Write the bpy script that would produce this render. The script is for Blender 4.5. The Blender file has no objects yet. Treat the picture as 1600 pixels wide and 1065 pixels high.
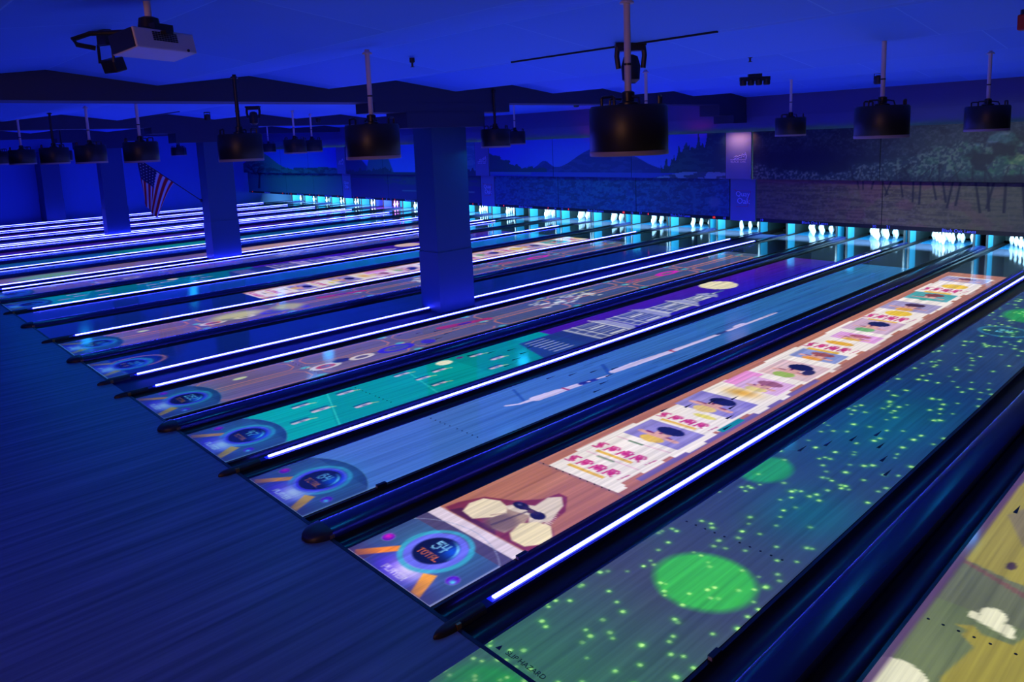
import bpy, math, random
import numpy as np
from mathutils import Vector, Matrix

random.seed(7)
RNG = np.random.default_rng(11)
SC = bpy.context.scene
COL = SC.collection
PI = math.pi

# ------------------------------------------------------------------ scene settings
SC.view_settings.view_transform = 'Standard'
SC.view_settings.look = 'None'
SC.view_settings.gamma = 1.0
SC.view_settings.use_curve_mapping = False
SC.view_settings.exposure = 0.0
SC.cycles.max_bounces = 6
SC.cycles.sample_clamp_indirect = 6.0


def lin(c):
    c = np.asarray(c, float)
    return np.where(c <= 0.04045, c / 12.92, ((c + 0.055) / 1.055) ** 2.4)


def L8(r, g, b):
    return tuple(float(v) for v in lin(np.array([r, g, b]) / 255.0)) + (1.0,)


# ------------------------------------------------------------------ materials
MATS = {}


def mat(name, color, rough=0.5, metal=0.0, emit=None, strength=0.0, spec=0.5, sampling=True, coat=0.0):
    if name in MATS:
        return MATS[name]
    m = bpy.data.materials.new(name)
    m.use_nodes = True
    b = m.node_tree.nodes['Principled BSDF']
    b.inputs['Base Color'].default_value = (*color[:3], 1)
    b.inputs['Roughness'].default_value = rough
    b.inputs['Metallic'].default_value = metal
    b.inputs['Specular IOR Level'].default_value = spec
    b.inputs['Coat Weight'].default_value = coat
    b.inputs['Coat Roughness'].default_value = 0.05
    if emit is not None:
        b.inputs['Emission Color'].default_value = (*emit[:3], 1)
        b.inputs['Emission Strength'].default_value = strength
        if not sampling:
            m.cycles.emission_sampling = 'NONE'
    MATS[name] = m
    return m


def N(nt, kind, **kw):
    n = nt.nodes.new(kind)
    for k, v in kw.items():
        setattr(n, k, v)
    return n


def wood_factor(nt, scale, lo, hi, detail=3.0):
    """streaks running along object Y, returns a value socket between lo and hi"""
    tc = N(nt, 'ShaderNodeTexCoord')
    mp = N(nt, 'ShaderNodeMapping')
    mp.inputs['Scale'].default_value = scale
    nz = N(nt, 'ShaderNodeTexNoise')
    nz.inputs['Scale'].default_value = 1.0
    nz.inputs['Detail'].default_value = detail
    mr = N(nt, 'ShaderNodeMapRange')
    mr.inputs['From Min'].default_value = 0.3
    mr.inputs['From Max'].default_value = 0.7
    mr.inputs['To Min'].default_value = lo
    mr.inputs['To Max'].default_value = hi
    nt.links.new(tc.outputs['Object'], mp.inputs['Vector'])
    nt.links.new(mp.outputs['Vector'], nz.inputs['Vector'])
    nt.links.new(nz.outputs['Fac'], mr.inputs['Value'])
    return mr.outputs['Result']


def wood_mat(name, color, rough, lo, hi, scale=(22, .35, 1)):
    m = mat(name, color, rough)
    nt = m.node_tree
    b = nt.nodes['Principled BSDF']
    f = wood_factor(nt, scale, lo, hi)
    mx = N(nt, 'ShaderNodeVectorMath', operation='SCALE')
    mx.inputs[0].default_value = color[:3]
    nt.links.new(f, mx.inputs['Scale'])
    nt.links.new(mx.outputs['Vector'], b.inputs['Base Color'])
    return m


def attr_mat(name, emit=False, rough=0.5, wood=False, strength=1.0, base=(0.03, 0.03, 0.04)):
    m = mat(name, base, rough)
    nt = m.node_tree
    b = nt.nodes['Principled BSDF']
    a = N(nt, 'ShaderNodeAttribute', attribute_name='Col')
    out = a.outputs['Color']
    if wood:
        f = wood_factor(nt, (26, .5, 1), .76, 1.20, 4.0)
        mx = N(nt, 'ShaderNodeVectorMath', operation='SCALE')
        nt.links.new(out, mx.inputs[0])
        nt.links.new(f, mx.inputs['Scale'])
        out = mx.outputs['Vector']
    if emit:
        nt.links.new(out, b.inputs['Emission Color'])
        b.inputs['Emission Strength'].default_value = strength
        m.cycles.emission_sampling = 'NONE'
    else:
        nt.links.new(out, b.inputs['Base Color'])
    return m


M_FLOOR = wood_mat('approach laminate', (.13, .19, .26), .42, .6, 1.3, (14, .5, 1))
M_UNDER = mat('lane bed', (.012, .012, .016), .8)
M_LANE = wood_mat('lane laminate', (.05, .06, .10), .08, .75, 1.2)
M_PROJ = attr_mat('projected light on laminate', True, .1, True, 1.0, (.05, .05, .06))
M_GUTTER = mat('gutter plastic', (.012, .011, .014), .28)
M_BLACK = mat('black plastic', (.012, .011, .012), .4)
M_NAVY = mat('navy capping', (.008, .012, .065), .24)
M_NAVYM = mat('matte navy', (.008, .02, .10), .6)
M_NOSE = mat('nose rubber', (.02, .013, .009), .45)
M_BRASS = mat('brass bracket', (.55, .33, .10), .35, .8)
M_LED = mat('light strip', (.8, .8, .8), .5, emit=(1.7, 2.1, 54.0), strength=1.0)
M_LEDCH = mat('light channel', (.05, .05, .3), .4, emit=(.004, .008, .75), strength=1.0, sampling=False)
M_FOUL = mat('foul line', (.008, .008, .012), .4)
M_DOT = mat('lane marker', (.01, .01, .012), .4)
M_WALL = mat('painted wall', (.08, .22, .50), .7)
M_BACK = mat('dark wall', (.01, .01, .012), .9)
M_COLUMN = mat('column paint', (.018, .07, .17), .5)
M_BEAM = mat('beam paint', (.022, .03, .07), .65)
M_DRUM = mat('drum shell', (.013, .010, .010), .42)
M_DRUMRIM = mat('drum rim', (.32, .26, .28), .5)
M_POLEW = mat('white pole', (.62, .56, .58), .45)
M_POLEB = mat('black pole', (.012, .012, .014), .4)
M_LENS = mat('projector window', (.1, .4, .8), .2, emit=(.01, .40, 1.0), strength=22.0)
M_PROJBODY = mat('projector shell', (.62, .55, .58), .45)
M_PIN = mat('pin plastic', (.85, .85, .87), .25)
M_DECK = mat('pin deck', (.006, .11, .24), .2, spec=.2)
M_SIDE_LIT = mat('lit pit side', (.02, .22, .34), .45)
M_CURTAIN = mat('pit curtain', (.004, .016, .018), .8)
M_SIDE_SHADED = mat('shaded pit side', (.004, .018, .022), .6)  # dark copy of the side panel colour, standing in for shade
M_MURAL = attr_mat('printed mural', False, .45)
M_FLAG = attr_mat('flag cloth', False, .8)
M_TRIMBK = mat('black trim', (.006, .006, .008), .6)
M_TXTBLUE = mat('blue lettering', (.12, .16, .75), .5, emit=(.01, .02, .30), strength=1.0, sampling=False)
M_DIGIT = mat('red digit', (.3, .02, .02), .5, emit=(1.0, .03, .03), strength=1.6, sampling=False)
M_PANEL = mat('pier panel', (.12, .15, .34), .5)
M_LOGO = mat('logo line', (.45, .5, .85), .5)
M_LOGOR = mat('logo red line', (.5, .05, .12), .5)
M_BULK = mat('bulkhead paint', (.06, .07, .20), .6)
M_RED = mat('red plastic', (.35, .01, .01), .4)
M_GLASS = mat('lens glass', (.02, .05, .12), .05)


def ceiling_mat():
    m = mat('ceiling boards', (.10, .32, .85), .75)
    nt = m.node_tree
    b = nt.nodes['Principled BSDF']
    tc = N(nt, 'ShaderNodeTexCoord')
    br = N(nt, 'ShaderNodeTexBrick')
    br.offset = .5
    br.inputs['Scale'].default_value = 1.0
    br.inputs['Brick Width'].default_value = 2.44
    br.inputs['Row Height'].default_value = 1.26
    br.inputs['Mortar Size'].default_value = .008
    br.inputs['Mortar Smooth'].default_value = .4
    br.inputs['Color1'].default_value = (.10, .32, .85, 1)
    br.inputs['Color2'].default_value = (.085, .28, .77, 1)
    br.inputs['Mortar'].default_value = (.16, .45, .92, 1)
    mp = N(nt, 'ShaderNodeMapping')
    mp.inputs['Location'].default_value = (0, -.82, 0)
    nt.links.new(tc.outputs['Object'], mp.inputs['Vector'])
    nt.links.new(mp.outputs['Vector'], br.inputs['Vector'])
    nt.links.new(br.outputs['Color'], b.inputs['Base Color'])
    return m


M_CEIL = ceiling_mat()


# ------------------------------------------------------------------ mesh helpers
class MB:
    def __init__(s):
        s.v, s.f = [], []

    def add(s, vs, fs):
        o = len(s.v)
        s.v += [tuple(p) for p in vs]
        s.f += [tuple(i + o for i in f) for f in fs]
        return s

    def box(s, x0, x1, y0, y1, z0, z1, rot=None, at=None):
        vs = [(x, y, z) for x in (x0, x1) for y in (y0, y1) for z in (z0, z1)]
        if rot is not None:
            vs = [rot @ Vector(p) for p in vs]
        if at is not None:
            vs = [Vector(p) + Vector(at) for p in vs]
        fs = [(0, 1, 3, 2), (4, 6, 7, 5), (0, 4, 5, 1), (2, 3, 7, 6), (0, 2, 6, 4), (1, 5, 7, 3)]
        return s.add(vs, fs)

    def prism(s, prof, y0, y1, caps=True, closed=True):
        """profile [(x,z)] extruded along y"""
        n = len(prof)
        vs = [(x, y0, z) for x, z in prof] + [(x, y1, z) for x, z in prof]
        k = n if closed else n - 1
        fs = [(i, (i + 1) % n, n + (i + 1) % n, n + i) for i in range(k)]
        if caps and closed:
            fs += [tuple(range(n - 1, -1, -1)), tuple(range(n, 2 * n))]
        return s.add(vs, fs)

    def lathe(s, prof, n=20, at=(0, 0, 0), cap=True):
        vs, fs = [], []
        for r, z in prof:
            for k in range(n):
                a = 2 * PI * k / n
                vs.append((at[0] + r * math.cos(a), at[1] + r * math.sin(a), at[2] + z))
        for i in range(len(prof) - 1):
            for k in range(n):
                fs.append((i * n + k, i * n + (k + 1) % n, (i + 1) * n + (k + 1) % n, (i + 1) * n + k))
        if cap:
            fs.append(tuple(range(n - 1, -1, -1)))
            fs.append(tuple((len(prof) - 1) * n + k for k in range(n)))
        return s.add(vs, fs)

    def tube(s, pts, r, n=8):
        pts = [Vector(p) for p in pts]
        vs, fs = [], []
        for i, p in enumerate(pts):
            d = (pts[min(i + 1, len(pts) - 1)] - pts[max(i - 1, 0)]).normalized()
            u = d.orthogonal().normalized() if i == 0 else (u - d * u.dot(d)).normalized()
            w = d.cross(u)
            for k in range(n):
                a = 2 * PI * k / n
                vs.append(p + u * (r * math.cos(a)) + w * (r * math.sin(a)))
        for i in range(len(pts) - 1):
            for k in range(n):
                fs.append((i * n + k, i * n + (k + 1) % n, (i + 1) * n + (k + 1) % n, (i + 1) * n + k))
        fs.append(tuple(range(n - 1, -1, -1)))
        fs.append(tuple((len(pts) - 1) * n + k for k in range(n)))
        return s.add(vs, fs)

    def build(s, name, m, parent=None, smooth=False, loc=None, bevel=0):
        me = bpy.data.meshes.new(name)
        me.from_pydata(s.v, [], s.f)
        me.materials.append(m)
        if smooth:
            me.polygons.foreach_set('use_smooth', [True] * len(me.polygons))
            me.set_sharp_from_angle(angle=math.radians(40))
        me.update()
        o = bpy.data.objects.new(name, me)
        COL.objects.link(o)
        if parent is not None:
            o.parent = parent
        if loc is not None:
            o.location = loc
        if bevel:
            md = o.modifiers.new('Bevel', 'BEVEL')
            md.width = bevel
            md.segments = 2
        return o


def tag(o, label=None, cat=None, group=None, kind=None):
    if label:
        o['label'] = label
    if cat:
        o['category'] = cat
    if group:
        o['group'] = group
    if kind:
        o['kind'] = kind
    return o


def thing(name, label, cat, loc=(0, 0, 0), group=None, rz=0):
    o = bpy.data.objects.new(name, None)
    o.empty_display_size = .1
    o.location = loc
    o.rotation_euler = (0, 0, rz)
    COL.objects.link(o)
    return tag(o, label, cat, group)


def grid_mesh(name, P, colors, m, parent=None, loc=None):
    """P (H,W,3) points, colors (H,W,3) display colours -> coloured grid"""
    H, W = P.shape[:2]
    me = bpy.data.meshes.new(name)
    idx = np.arange(H * W).reshape(H, W)
    q = np.stack([idx[:-1, :-1], idx[:-1, 1:], idx[1:, 1:], idx[1:, :-1]], -1).reshape(-1, 4)
    me.vertices.add(H * W)
    me.vertices.foreach_set('co', P.reshape(-1).astype(np.float32))
    me.loops.add(q.size)
    me.loops.foreach_set('vertex_index', q.reshape(-1).astype(np.int32))
    me.polygons.add(len(q))
    me.polygons.foreach_set('loop_start', (np.arange(len(q)) * 4).astype(np.int32))
    me.update(calc_edges=True)
    a = me.color_attributes.new('Col', 'FLOAT_COLOR', 'POINT')
    c = np.ones((H * W, 4), np.float32)
    c[:, :3] = lin(np.clip(colors, 0, 1)).reshape(-1, 3)
    a.data.foreach_set('color', c.reshape(-1))
    me.materials.append(m)
    o = bpy.data.objects.new(name, me)
    COL.objects.link(o)
    if parent is not None:
        o.parent = parent
    if loc is not None:
        o.location = loc
    return o


def text_obj(txt, name, size, m, parent, loc, rot, extrude=.004, align='CENTER'):
    cu = bpy.data.curves.new('t', 'FONT')
    cu.body = txt
    cu.size = size
    cu.extrude = extrude
    cu.align_x = align
    cu.align_y = 'CENTER'
    cu.resolution_u = 3
    t = bpy.data.objects.new('t', cu)
    COL.objects.link(t)
    bpy.context.view_layer.update()
    me = bpy.data.meshes.new_from_object(t.evaluated_get(bpy.context.evaluated_depsgraph_get()))
    bpy.data.objects.remove(t)
    bpy.data.curves.remove(cu)
    me.name = name
    me.materials.clear()
    me.materials.append(m)
    o = bpy.data.objects.new(name, me)
    COL.objects.link(o)
    o.parent = parent
    o.location = loc
    o.rotation_euler = rot
    return o


# ------------------------------------------------------------------ raster painting
FONT = {
    '0': '01110 10001 10011 10101 11001 10001 01110', '1': '00100 01100 00100 00100 00100 00100 01110',
    '2': '01110 10001 00001 00110 01000 10000 11111', '3': '11110 00001 00001 01110 00001 00001 11110',
    '4': '10010 10010 10010 11111 00010 00010 00010', '5': '11111 10000 11110 00001 00001 10001 01110',
    '6': '01110 10000 11110 10001 10001 10001 01110', '7': '11111 00001 00010 00100 01000 01000 01000',
    '8': '01110 10001 10001 01110 10001 10001 01110', '9': '01110 10001 10001 01111 00001 00001 01110',
    'T': '11111 00100 00100 00100 00100 00100 00100', 'O': '01110 10001 10001 10001 10001 10001 01110',
    'A': '01110 10001 10001 11111 10001 10001 10001', 'L': '10000 10000 10000 10000 10000 10000 11111',
    'P': '11110 10001 10001 11110 10000 10000 10000', 'Y': '10001 10001 01010 00100 00100 00100 00100',
    'E': '11111 10000 10000 11110 10000 10000 11111', 'R': '11110 10001 10001 11110 10100 10010 10001',
    'S': '01111 10000 10000 01110 00001 00001 11110', '!': '00100 00100 00100 00100 00100 00000 00100', ' ': '00000 ' * 7}


def noise2(U, V, su, sv, seed=0):
    """smooth value noise"""
    r = np.random.default_rng(seed)
    T = r.random((64, 64))
    x, y = U * su, V * sv
    xi, yi = np.floor(x).astype(int), np.floor(y).astype(int)
    fx, fy = x - xi, y - yi
    fx, fy = fx * fx * (3 - 2 * fx), fy * fy * (3 - 2 * fy)
    g = lambda a, b: T[a % 64, b % 64]
    return (g(xi, yi) * (1 - fx) + g(xi + 1, yi) * fx) * (1 - fy) + (g(xi, yi + 1) * (1 - fx) + g(xi + 1, yi + 1) * fx) * fy


def fbm(U, V, su, sv, seed=0, oct=3):
    t, a, s = 0, .5, 0
    for k in range(oct):
        t = t + a * noise2(U, V, su * 2 ** k, sv * 2 ** k, seed + k)
        s += a
        a *= .5
    return t / s


class Img:
    def __init__(s, U, V, base):
        s.U, s.V = U, V
        s.c = np.zeros(U.shape + (3,))
        s.c[:] = np.array(base) / 255.
        s.e = .010

    def mix(s, m, col, a=1.0):
        m = np.clip(m, 0, 1)[..., None] * a
        col = np.asarray(col, float) / 255.
        s.c = s.c * (1 - m) + col * m

    def sd(s, d, soft=None):
        e = soft or s.e
        return np.clip(.5 - d / e, 0, 1)

    def ell(s, u, v, ru, rv, col, a=1.0, soft=None):
        d = (np.hypot((s.U - u) / ru, (s.V - v) / rv) - 1) * min(ru, rv)
        s.mix(s.sd(d, soft), col, a)

    def glow(s, u, v, ru, rv, col, a=1.0):
        s.mix(np.exp(-(((s.U - u) / ru) ** 2 + ((s.V - v) / rv) ** 2)), col, a)

    def ring(s, u, v, r0, r1, col, a=1.0, soft=None, k=1.0):
        r = np.hypot(s.U - u, (s.V - v) / k)
        s.mix(s.sd(np.maximum(r0 - r, r - r1), soft), col, a)

    def rect(s, u0, u1, v0, v1, col, a=1.0, soft=None):
        s.mix(s.sd(np.maximum(np.maximum(u0 - s.U, s.U - u1), np.maximum(v0 - s.V, s.V - v1)), soft), col, a)

    def poly(s, pts, col, a=1.0):
        ins = np.zeros(s.U.shape, bool)
        dist = np.full(s.U.shape, 9.0)
        n = len(pts)
        for i in range(n):
            (x0, y0), (x1, y1) = pts[i], pts[(i + 1) % n]
            t = np.clip(((s.U - x0) * (x1 - x0) + (s.V - y0) * (y1 - y0)) / ((x1 - x0) ** 2 + (y1 - y0) ** 2 + 1e-9), 0, 1)
            dist = np.minimum(dist, np.hypot(s.U - x0 - t * (x1 - x0), s.V - y0 - t * (y1 - y0)))
            if y0 == y1:
                continue
            ins ^= ((y0 > s.V) != (y1 > s.V)) & (s.U < (x1 - x0) * (s.V - y0) / (y1 - y0) + x0)
        s.mix(s.sd(np.where(ins, -dist, dist), s.e * 1.6), col, a)

    def seg(s, p0, p1, r0, r1, col, a=1.0, soft=None):
        ax, ay = p0
        bx, by = p1
        t = np.clip(((s.U - ax) * (bx - ax) + (s.V - ay) * (by - ay)) / ((bx - ax) ** 2 + (by - ay) ** 2 + 1e-9), 0, 1)
        d = np.hypot(s.U - ax - t * (bx - ax), s.V - ay - t * (by - ay)) - (r0 + (r1 - r0) * t)
        s.mix(s.sd(d, soft), col, a)

    def text(s, txt, u, v, w, h, col, a=1.0, slant=0.0):
        """bitmap text centred on (u,v), total width w along u, height h along v"""
        n = len(txt)
        cw = w / (n * 6 - 1)
        V = s.V
        U = s.U - slant * (V - v)
        m = np.zeros(s.U.shape)
        for i, ch in enumerate(txt):
            for r, row in enumerate(FONT[ch].split()):
                for c, b in enumerate(row):
                    if b == '1':
                        x0 = u - w / 2 + (i * 6 + c) * cw
                        y1 = v + h / 2 - r * h / 7
                        m = np.maximum(m, s.sd(np.maximum(np.maximum(x0 - U, U - x0 - cw * 1.05), np.maximum(y1 - h / 7 * 1.05 - V, V - y1))))
        s.mix(m, col, a)

    def rrect(s, u0, u1, v0, v1, w, col, cut=.1, a=1.0):
        """outline with cut corners"""
        cu, cv = (u0 + u1) / 2, (v0 + v1) / 2
        hx, hy = (u1 - u0) / 2, (v1 - v0) / 2
        x, y = np.abs(s.U - cu) - hx, np.abs(s.V - cv) - hy
        d = np.maximum(np.maximum(x, y), (x + y + cut) * .7071)
        s.mix(s.sd(np.abs(d) - w / 2), col, a)


def widget(g, num, tint=(1, 1, 1), dim=1.0):
    T = lambda r, gg, b: (r * tint[0] * dim, gg * tint[1] * dim, b * tint[2] * dim)
    g.rect(-1, 2, -1, .66, T(42, 58, 110))
    g.mix(g.sd(np.hypot(g.U - .53, g.V - .05) - .80) * (g.V > .4), T(42, 58, 110))
    g.mix(fbm(g.U, g.V, 3, 3, 5) * (g.V < .7), T(85, 105, 160), .6)
    g.ring(.53, .05, .795, .803, T(120, 150, 190), .8)
    g.glow(.53, .47, .36, .36, T(60, 180, 220), .55)
    g.ring(.53, .47, .255, .30, T(70, 170, 205), .85, .02)
    g.glow(.50, .13, .26, .15, T(60, 20, 225), 1.0)
    g.glow(.58, .17, .17, .11, T(222, 210, 255), 1.0)
    g.poly([(.05, .05), (.12, 0.0), (.32, .27), (.27, .33)], T(255, 140, 45), .98)
    g.poly([(.82, .02), (.92, .02), (.80, .27), (.70, .22)], T(255, 165, 35), .98)
    g.mix(((g.V < .20) & ((g.U < .22) | (g.U > .76))) * np.clip((.20 - g.V) / .2, 0, 1) * np.clip(1.1 - g.U * .6, .3, 1), T(70, 40, 90), .75)
    g.ring(.53, .47, .185, .25, T(105, 110, 240), 1.0, .02)
    g.ring(.53, .47, .20, .222, T(70, 50, 230))
    g.ell(.53, .47, .198, .198, T(8, 16, 55))
    g.glow(.64, .55, .10, .10, T(20, 90, 240), .9)
    r = np.hypot(g.U - .53, g.V - .47)
    an = np.arctan2(g.V - .47, g.U - .53)
    g.mix(g.sd(np.abs(r - .17) - .012) * np.clip(1 - np.abs(an - .7) / 1.0, 0, 1), T(120, 210, 255))
    g.text(num, .52, .53, .058 * len(num) * 1.25, .115, T(140, 210, 255))
    g.text('TOTAL', .53, .395, .235, .062, T(250, 120, 40))
    g.text('PLAYER', .53, .085, .26, .055, T(245, 240, 255))
    for (u, v, c) in ((.09, .33, (225, 30, 190)), (.93, .31, (80, 30, 210))):
        g.ell(u, v, .058, .058, T(120, 110, 200), .7)
        g.ell(u, v, .05, .05, T(95, 15, 190))
        g.glow(u - .01, v + .01, .035, .035, T(*c), .95)
    g.glow(.945, .295, .025, .025, T(90, 220, 250), 1.0)
    g.rect(-1, 2, -.02, .012, T(200, 205, 235))
    g.rect(1.038, 2, -1, .75, T(150, 160, 210), .8)


def paint_birds(g):
    g.mix(fbm(g.U, g.V, 4, 1.2, 3), (122, 134, 84), .8)
    g.mix((g.V > 2.4) * .6, (95, 90, 85), .6)
    Y = (168, 152, 45)
    g.poly([(.30, 1.62), (.36, 2.02), (.27, 2.10), (.29, 2.16), (.22, 2.18), (.30, 2.24), (.36, 2.18), (.52, 2.20), (.62, 2.55), (.75, 2.45), (1.1, 2.4), (1.1, .3), (.6, .5), (.42, 1.1)], Y, .8)
    g.poly([(.0, 3.02), (.35, 2.92), (1.1, 2.85), (1.1, 5.2), (.5, 5.6), (.05, 4.6), (-.03, 3.8)], Y, .75)
    g.poly([(.10, 3.9), (.30, 3.45), (.36, 3.9), (.2, 4.2)], (120, 110, 85), .8)
    g.ell(.30, 3.12, .03, .06, (70, 55, 60))
    g.seg((.0, 3.0), (.6, 2.72), .02, .03, (120, 75, 70), .7)
    g.seg((.18, 1.25), (.6, 1.1), .025, .03, (130, 85, 70), .6)
    W = (226, 224, 190)
    g.ell(.12, 1.45, .17, .17, W)
    g.ell(.30, 1.22, .13, .13, W)
    g.ell(.15, 1.2, .18, .15, W)
    g.ell(.36, 2.43, .075, .085, W)
    g.ell(.27, 2.36, .03, .04, W)
    g.ell(.45, 2.33, .05, .06, W)
    g.poly([(.25, 2.32), (.28, 2.38), (.46, 2.38), (.52, 2.27), (.49, 2.25)], W)
    g.rect(-.1, .045, -1, 20, (88, 62, 98), .9)


def paint_dots(g):
    t = np.clip((g.V - 1.0) / 5, 0, 1)
    g.mix(t, (14, 45, 96), 1)
    g.mix(fbm(g.U, g.V, 2, .5, 9), (40, 70, 110), .5)
    g.mix(np.clip(1.25 - g.V, 0, 1) * .9, (52, 112, 72), .85)
    g.glow(.75, 2.9, .4, .5, (16, 100, 110), .7)
    g.glow(.5, 5.2, .6, 1.2, (14, 95, 110), .8)
    g.ell(.35, -.30, .33, .28, (30, 160, 50), .9, .1)
    g.ell(.62, 1.52, .35, .34, (58, 190, 66), .93, .07)
    g.ell(.09, 3.40, .22, .30, (34, 155, 82), .9, .06)
    g.ell(.55, 11.2, .40, .55, (20, 150, 70), .9, .1)
    g.ell(.45, 9.9, .34, .30, (10, 60, 90), .9, .05)
    g.ring(.45, 9.9, .28, .34, (40, 110, 150), .8)
    g.text('24', .45, 9.95, .2, .2, (90, 180, 220))
    r = np.random.default_rng(5)
    for k in range(420):
        v = 14.2 * r.random() ** 1.35 - .3
        u = r.random() * 1.08 - .02
        rad = (.010 + .006 * r.random()) * (1 + .06 * v)
        m = (np.abs(g.V - v) < .2)
        rows = np.where(m[:, 0])[0]
        if len(rows) == 0:
            continue
        a, b = rows[0], rows[-1] + 1
        sub = Img(g.U[a:b], g.V[a:b], (0, 0, 0))
        sub.c = g.c[a:b]
        w = .35 + .65 * r.random()
        sub.glow(u, v, rad * 1.9, rad * 1.9, (80, 200, 70), .7 * w)
        sub.ell(u, v, rad, rad * 1.05, (190, 255, 140), w)
        g.c[a:b] = sub.c
    g.mix((g.V < 0) * np.clip(.35 - (g.V + .3) * .9, 0, 1), (62, 50, 92), 1)


def paint_cards(g):
    # wooden table, a furry long-eared dog, then a trail of picture cards
    g.mix(fbm(g.U, g.V, 9, .45, 21), (205, 138, 104), .85)
    g.mix(fbm(g.U, g.V, 14, .3, 25) ** 2, (120, 66, 66), .5)
    g.rect(-1, 2, .66, .80, (78, 70, 110))
    g.rect(-1, 2, .79, .92, (222, 205, 222))
    M = (120, 40, 70)
    g.poly([(.04, .94), (.06, 1.08), (.16, 1.30), (.40, 1.42), (.56, 1.60), (.60, 1.78), (.70, 1.78), (.86, 1.58), (.90, 1.36), (1.1, 1.2), (1.1, .93)], M, .92)
    g.poly([(.10, .93), (.16, 1.04), (.36, .98), (.62, 1.0), (.7, .93)], (70, 30, 66), .8)
    g.poly([(.42, 1.20), (.48, 1.06), (.60, .985), (.73, 1.0), (.74, 1.22), (.66, 1.40), (.50, 1.38)], (168, 140, 122))
    g.mix(g.sd(np.hypot((g.U - .58) / .16, (g.V - 1.1) / .13) - 1, .5) * (g.V < 1.3), (112, 88, 92), .8)
    F = (216, 200, 184)
    g.poly([(.40, 1.28), (.46, 1.40), (.60, 1.48), (.58, 1.66), (.66, 1.75), (.78, 1.64), (.83, 1.50), (.87, 1.40), (.84, 1.31), (.76, 1.24), (.68, 1.33), (.52, 1.29)], F)
    for k in range(9):
        g.seg((.80 + .01 * k, 1.50 - .025 * k), (.85 + .012 * k, 1.51 - .028 * k), .012, .003, F, .9)
    g.poly([(.21, 1.0), (.145, 1.13), (.17, 1.27), (.31, 1.34), (.43, 1.31), (.51, 1.23), (.47, 1.10), (.37, .975)], (228, 212, 182))
    g.poly([(.72, 1.19), (.80, 1.30), (.93, 1.33), (1.05, 1.22), (1.09, 1.12), (.99, .97), (.85, .965), (.76, 1.03)], (234, 218, 176))
    g.seg((.44, 1.12), (.50, 1.22), .012, .006, (180, 150, 130), .8)
    g.ell(.51, 1.40, .085, .052, (26, 22, 62))
    g.ell(.735, 1.375, .075, .058, (26, 22, 62))
    g.seg((.56, 1.40), (.70, 1.395), .022, .026, (44, 32, 66))
    g.ell(.64, 1.385, .03, .03, (80, 50, 70))
    g.ell(.49, 1.405, .02, .012, (110, 110, 150), .8)
    g.seg((.62, 1.36), (.56, 1.02), .010, .014, (64, 50, 72), .7)
    C = (236, 226, 220)
    # violet strip of cards under the pile
    g.rect(.93, 1.0, 2.45, 6.1, (96, 88, 165), .85)
    x1 = .93 + .03 * np.sign(np.sin(g.V * 4.1)) + .02 * np.sign(np.sin(g.V * 9.7))
    x0 = .12 + .02 * np.sign(np.sin(g.V * 3.3 + 1))
    g.mix(g.sd(np.maximum(np.maximum(x0 - g.U, g.U - x1), np.maximum(2.13 - g.V, g.V - 14.0))), C)
    g.rect(.0, 1.1, 2.10, 2.135, (120, 90, 110), .5)

    def word(v, s=1.0, h=.15, bar=True):
        for ch, u, w in (('S', .21, .10), ('P', .37, .12), ('A', .53, .13), ('R', .69, .12), ('!', .83, .06)):
            g.text(ch, u + .0, v, w * s, h, (190, 32, 110), 1.0, .15)
            g.ell(u, v, w * .30 * s, h * .36, (190, 32, 110), .8 if ch != '!' else 0)
        if bar:
            g.rect(.26, .70, v - .15 * h / .15, v - .10 * h / .15, (226, 178, 56), .95)

    def photo(v0, v1, u0, u1, bg, hair, skin, shirt):
        g.rect(u0, u1, v0, v1, bg)
        g.mix(g.sd(np.maximum(np.maximum(u0 - g.U, g.U - u1), np.maximum(v0 - g.V, g.V - v1))) * fbm(g.U, g.V, 8, 5, int(v0 * 10)), (200, 190, 225), .5)
        cu, cv, h = (u0 + u1) / 2, (v0 + v1) / 2, v1 - v0
        g.ell(cu - .02, v0 + h * .14, .14, h * .16, shirt)
        g.seg((u0 + .1, v0 + h * .35), (u1 - .12, v0 + h * .30), .03, .03, skin)
        g.seg((u0 + .16, v0 + h * .42), (u1 - .2, v0 + h * .36), .015, .015, (120, 40, 80))
        g.ell(cu, cv, .095, h * .22, skin)
        g.ell(cu + .02, cv + h * .20, .16, h * .19, hair)
        g.ell(cu - .03, cv - h * .02, .02, h * .04, (120, 40, 80))

    g.seg((.2, 2.62), (.84, 2.62), .008, .008, (220, 160, 190), .8)
    g.seg((.36, 2.60), (.55, 2.60), .016, .016, (90, 120, 80), .8)
    word(2.40)
    word(2.82)
    g.seg((.2, 3.10), (.84, 3.12), .008, .008, (215, 150, 180), .8)
    g.seg((.36, 3.10), (.52, 3.10), .016, .016, (80, 120, 80), .8)
    sk, hr = (214, 160, 150), (22, 26, 70)
    photo(3.22, 3.72, .18, .86, (120, 110, 190), hr, sk, (220, 180, 60))
    word(3.92)
    g.ell(.58, 4.16, .14, .05, (226, 214, 90))
    photo(4.28, 4.86, .10, .84, (118, 108, 188), hr, sk, (226, 196, 110))
    g.rect(.88, .96, 3.9, 4.35, (20, 130, 140))
    g.glow(.5, 5.1, .20, .12, (226, 170, 40), 1)
    g.rect(.12, .36, 5.3, 5.9, (224, 130, 205), .85)
    photo(5.25, 5.75, .30, .86, (226, 170, 220), (150, 90, 120), sk, (220, 200, 120))
    photo(5.95, 6.65, .24, .90, (220, 180, 175), hr, sk, (150, 180, 80))
    g.ell(.76, 6.3, .07, .12, (40, 40, 80))
    photo(6.85, 7.3, .22, .86, (110, 130, 190), (150, 80, 80), sk, (225, 150, 50))
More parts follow.
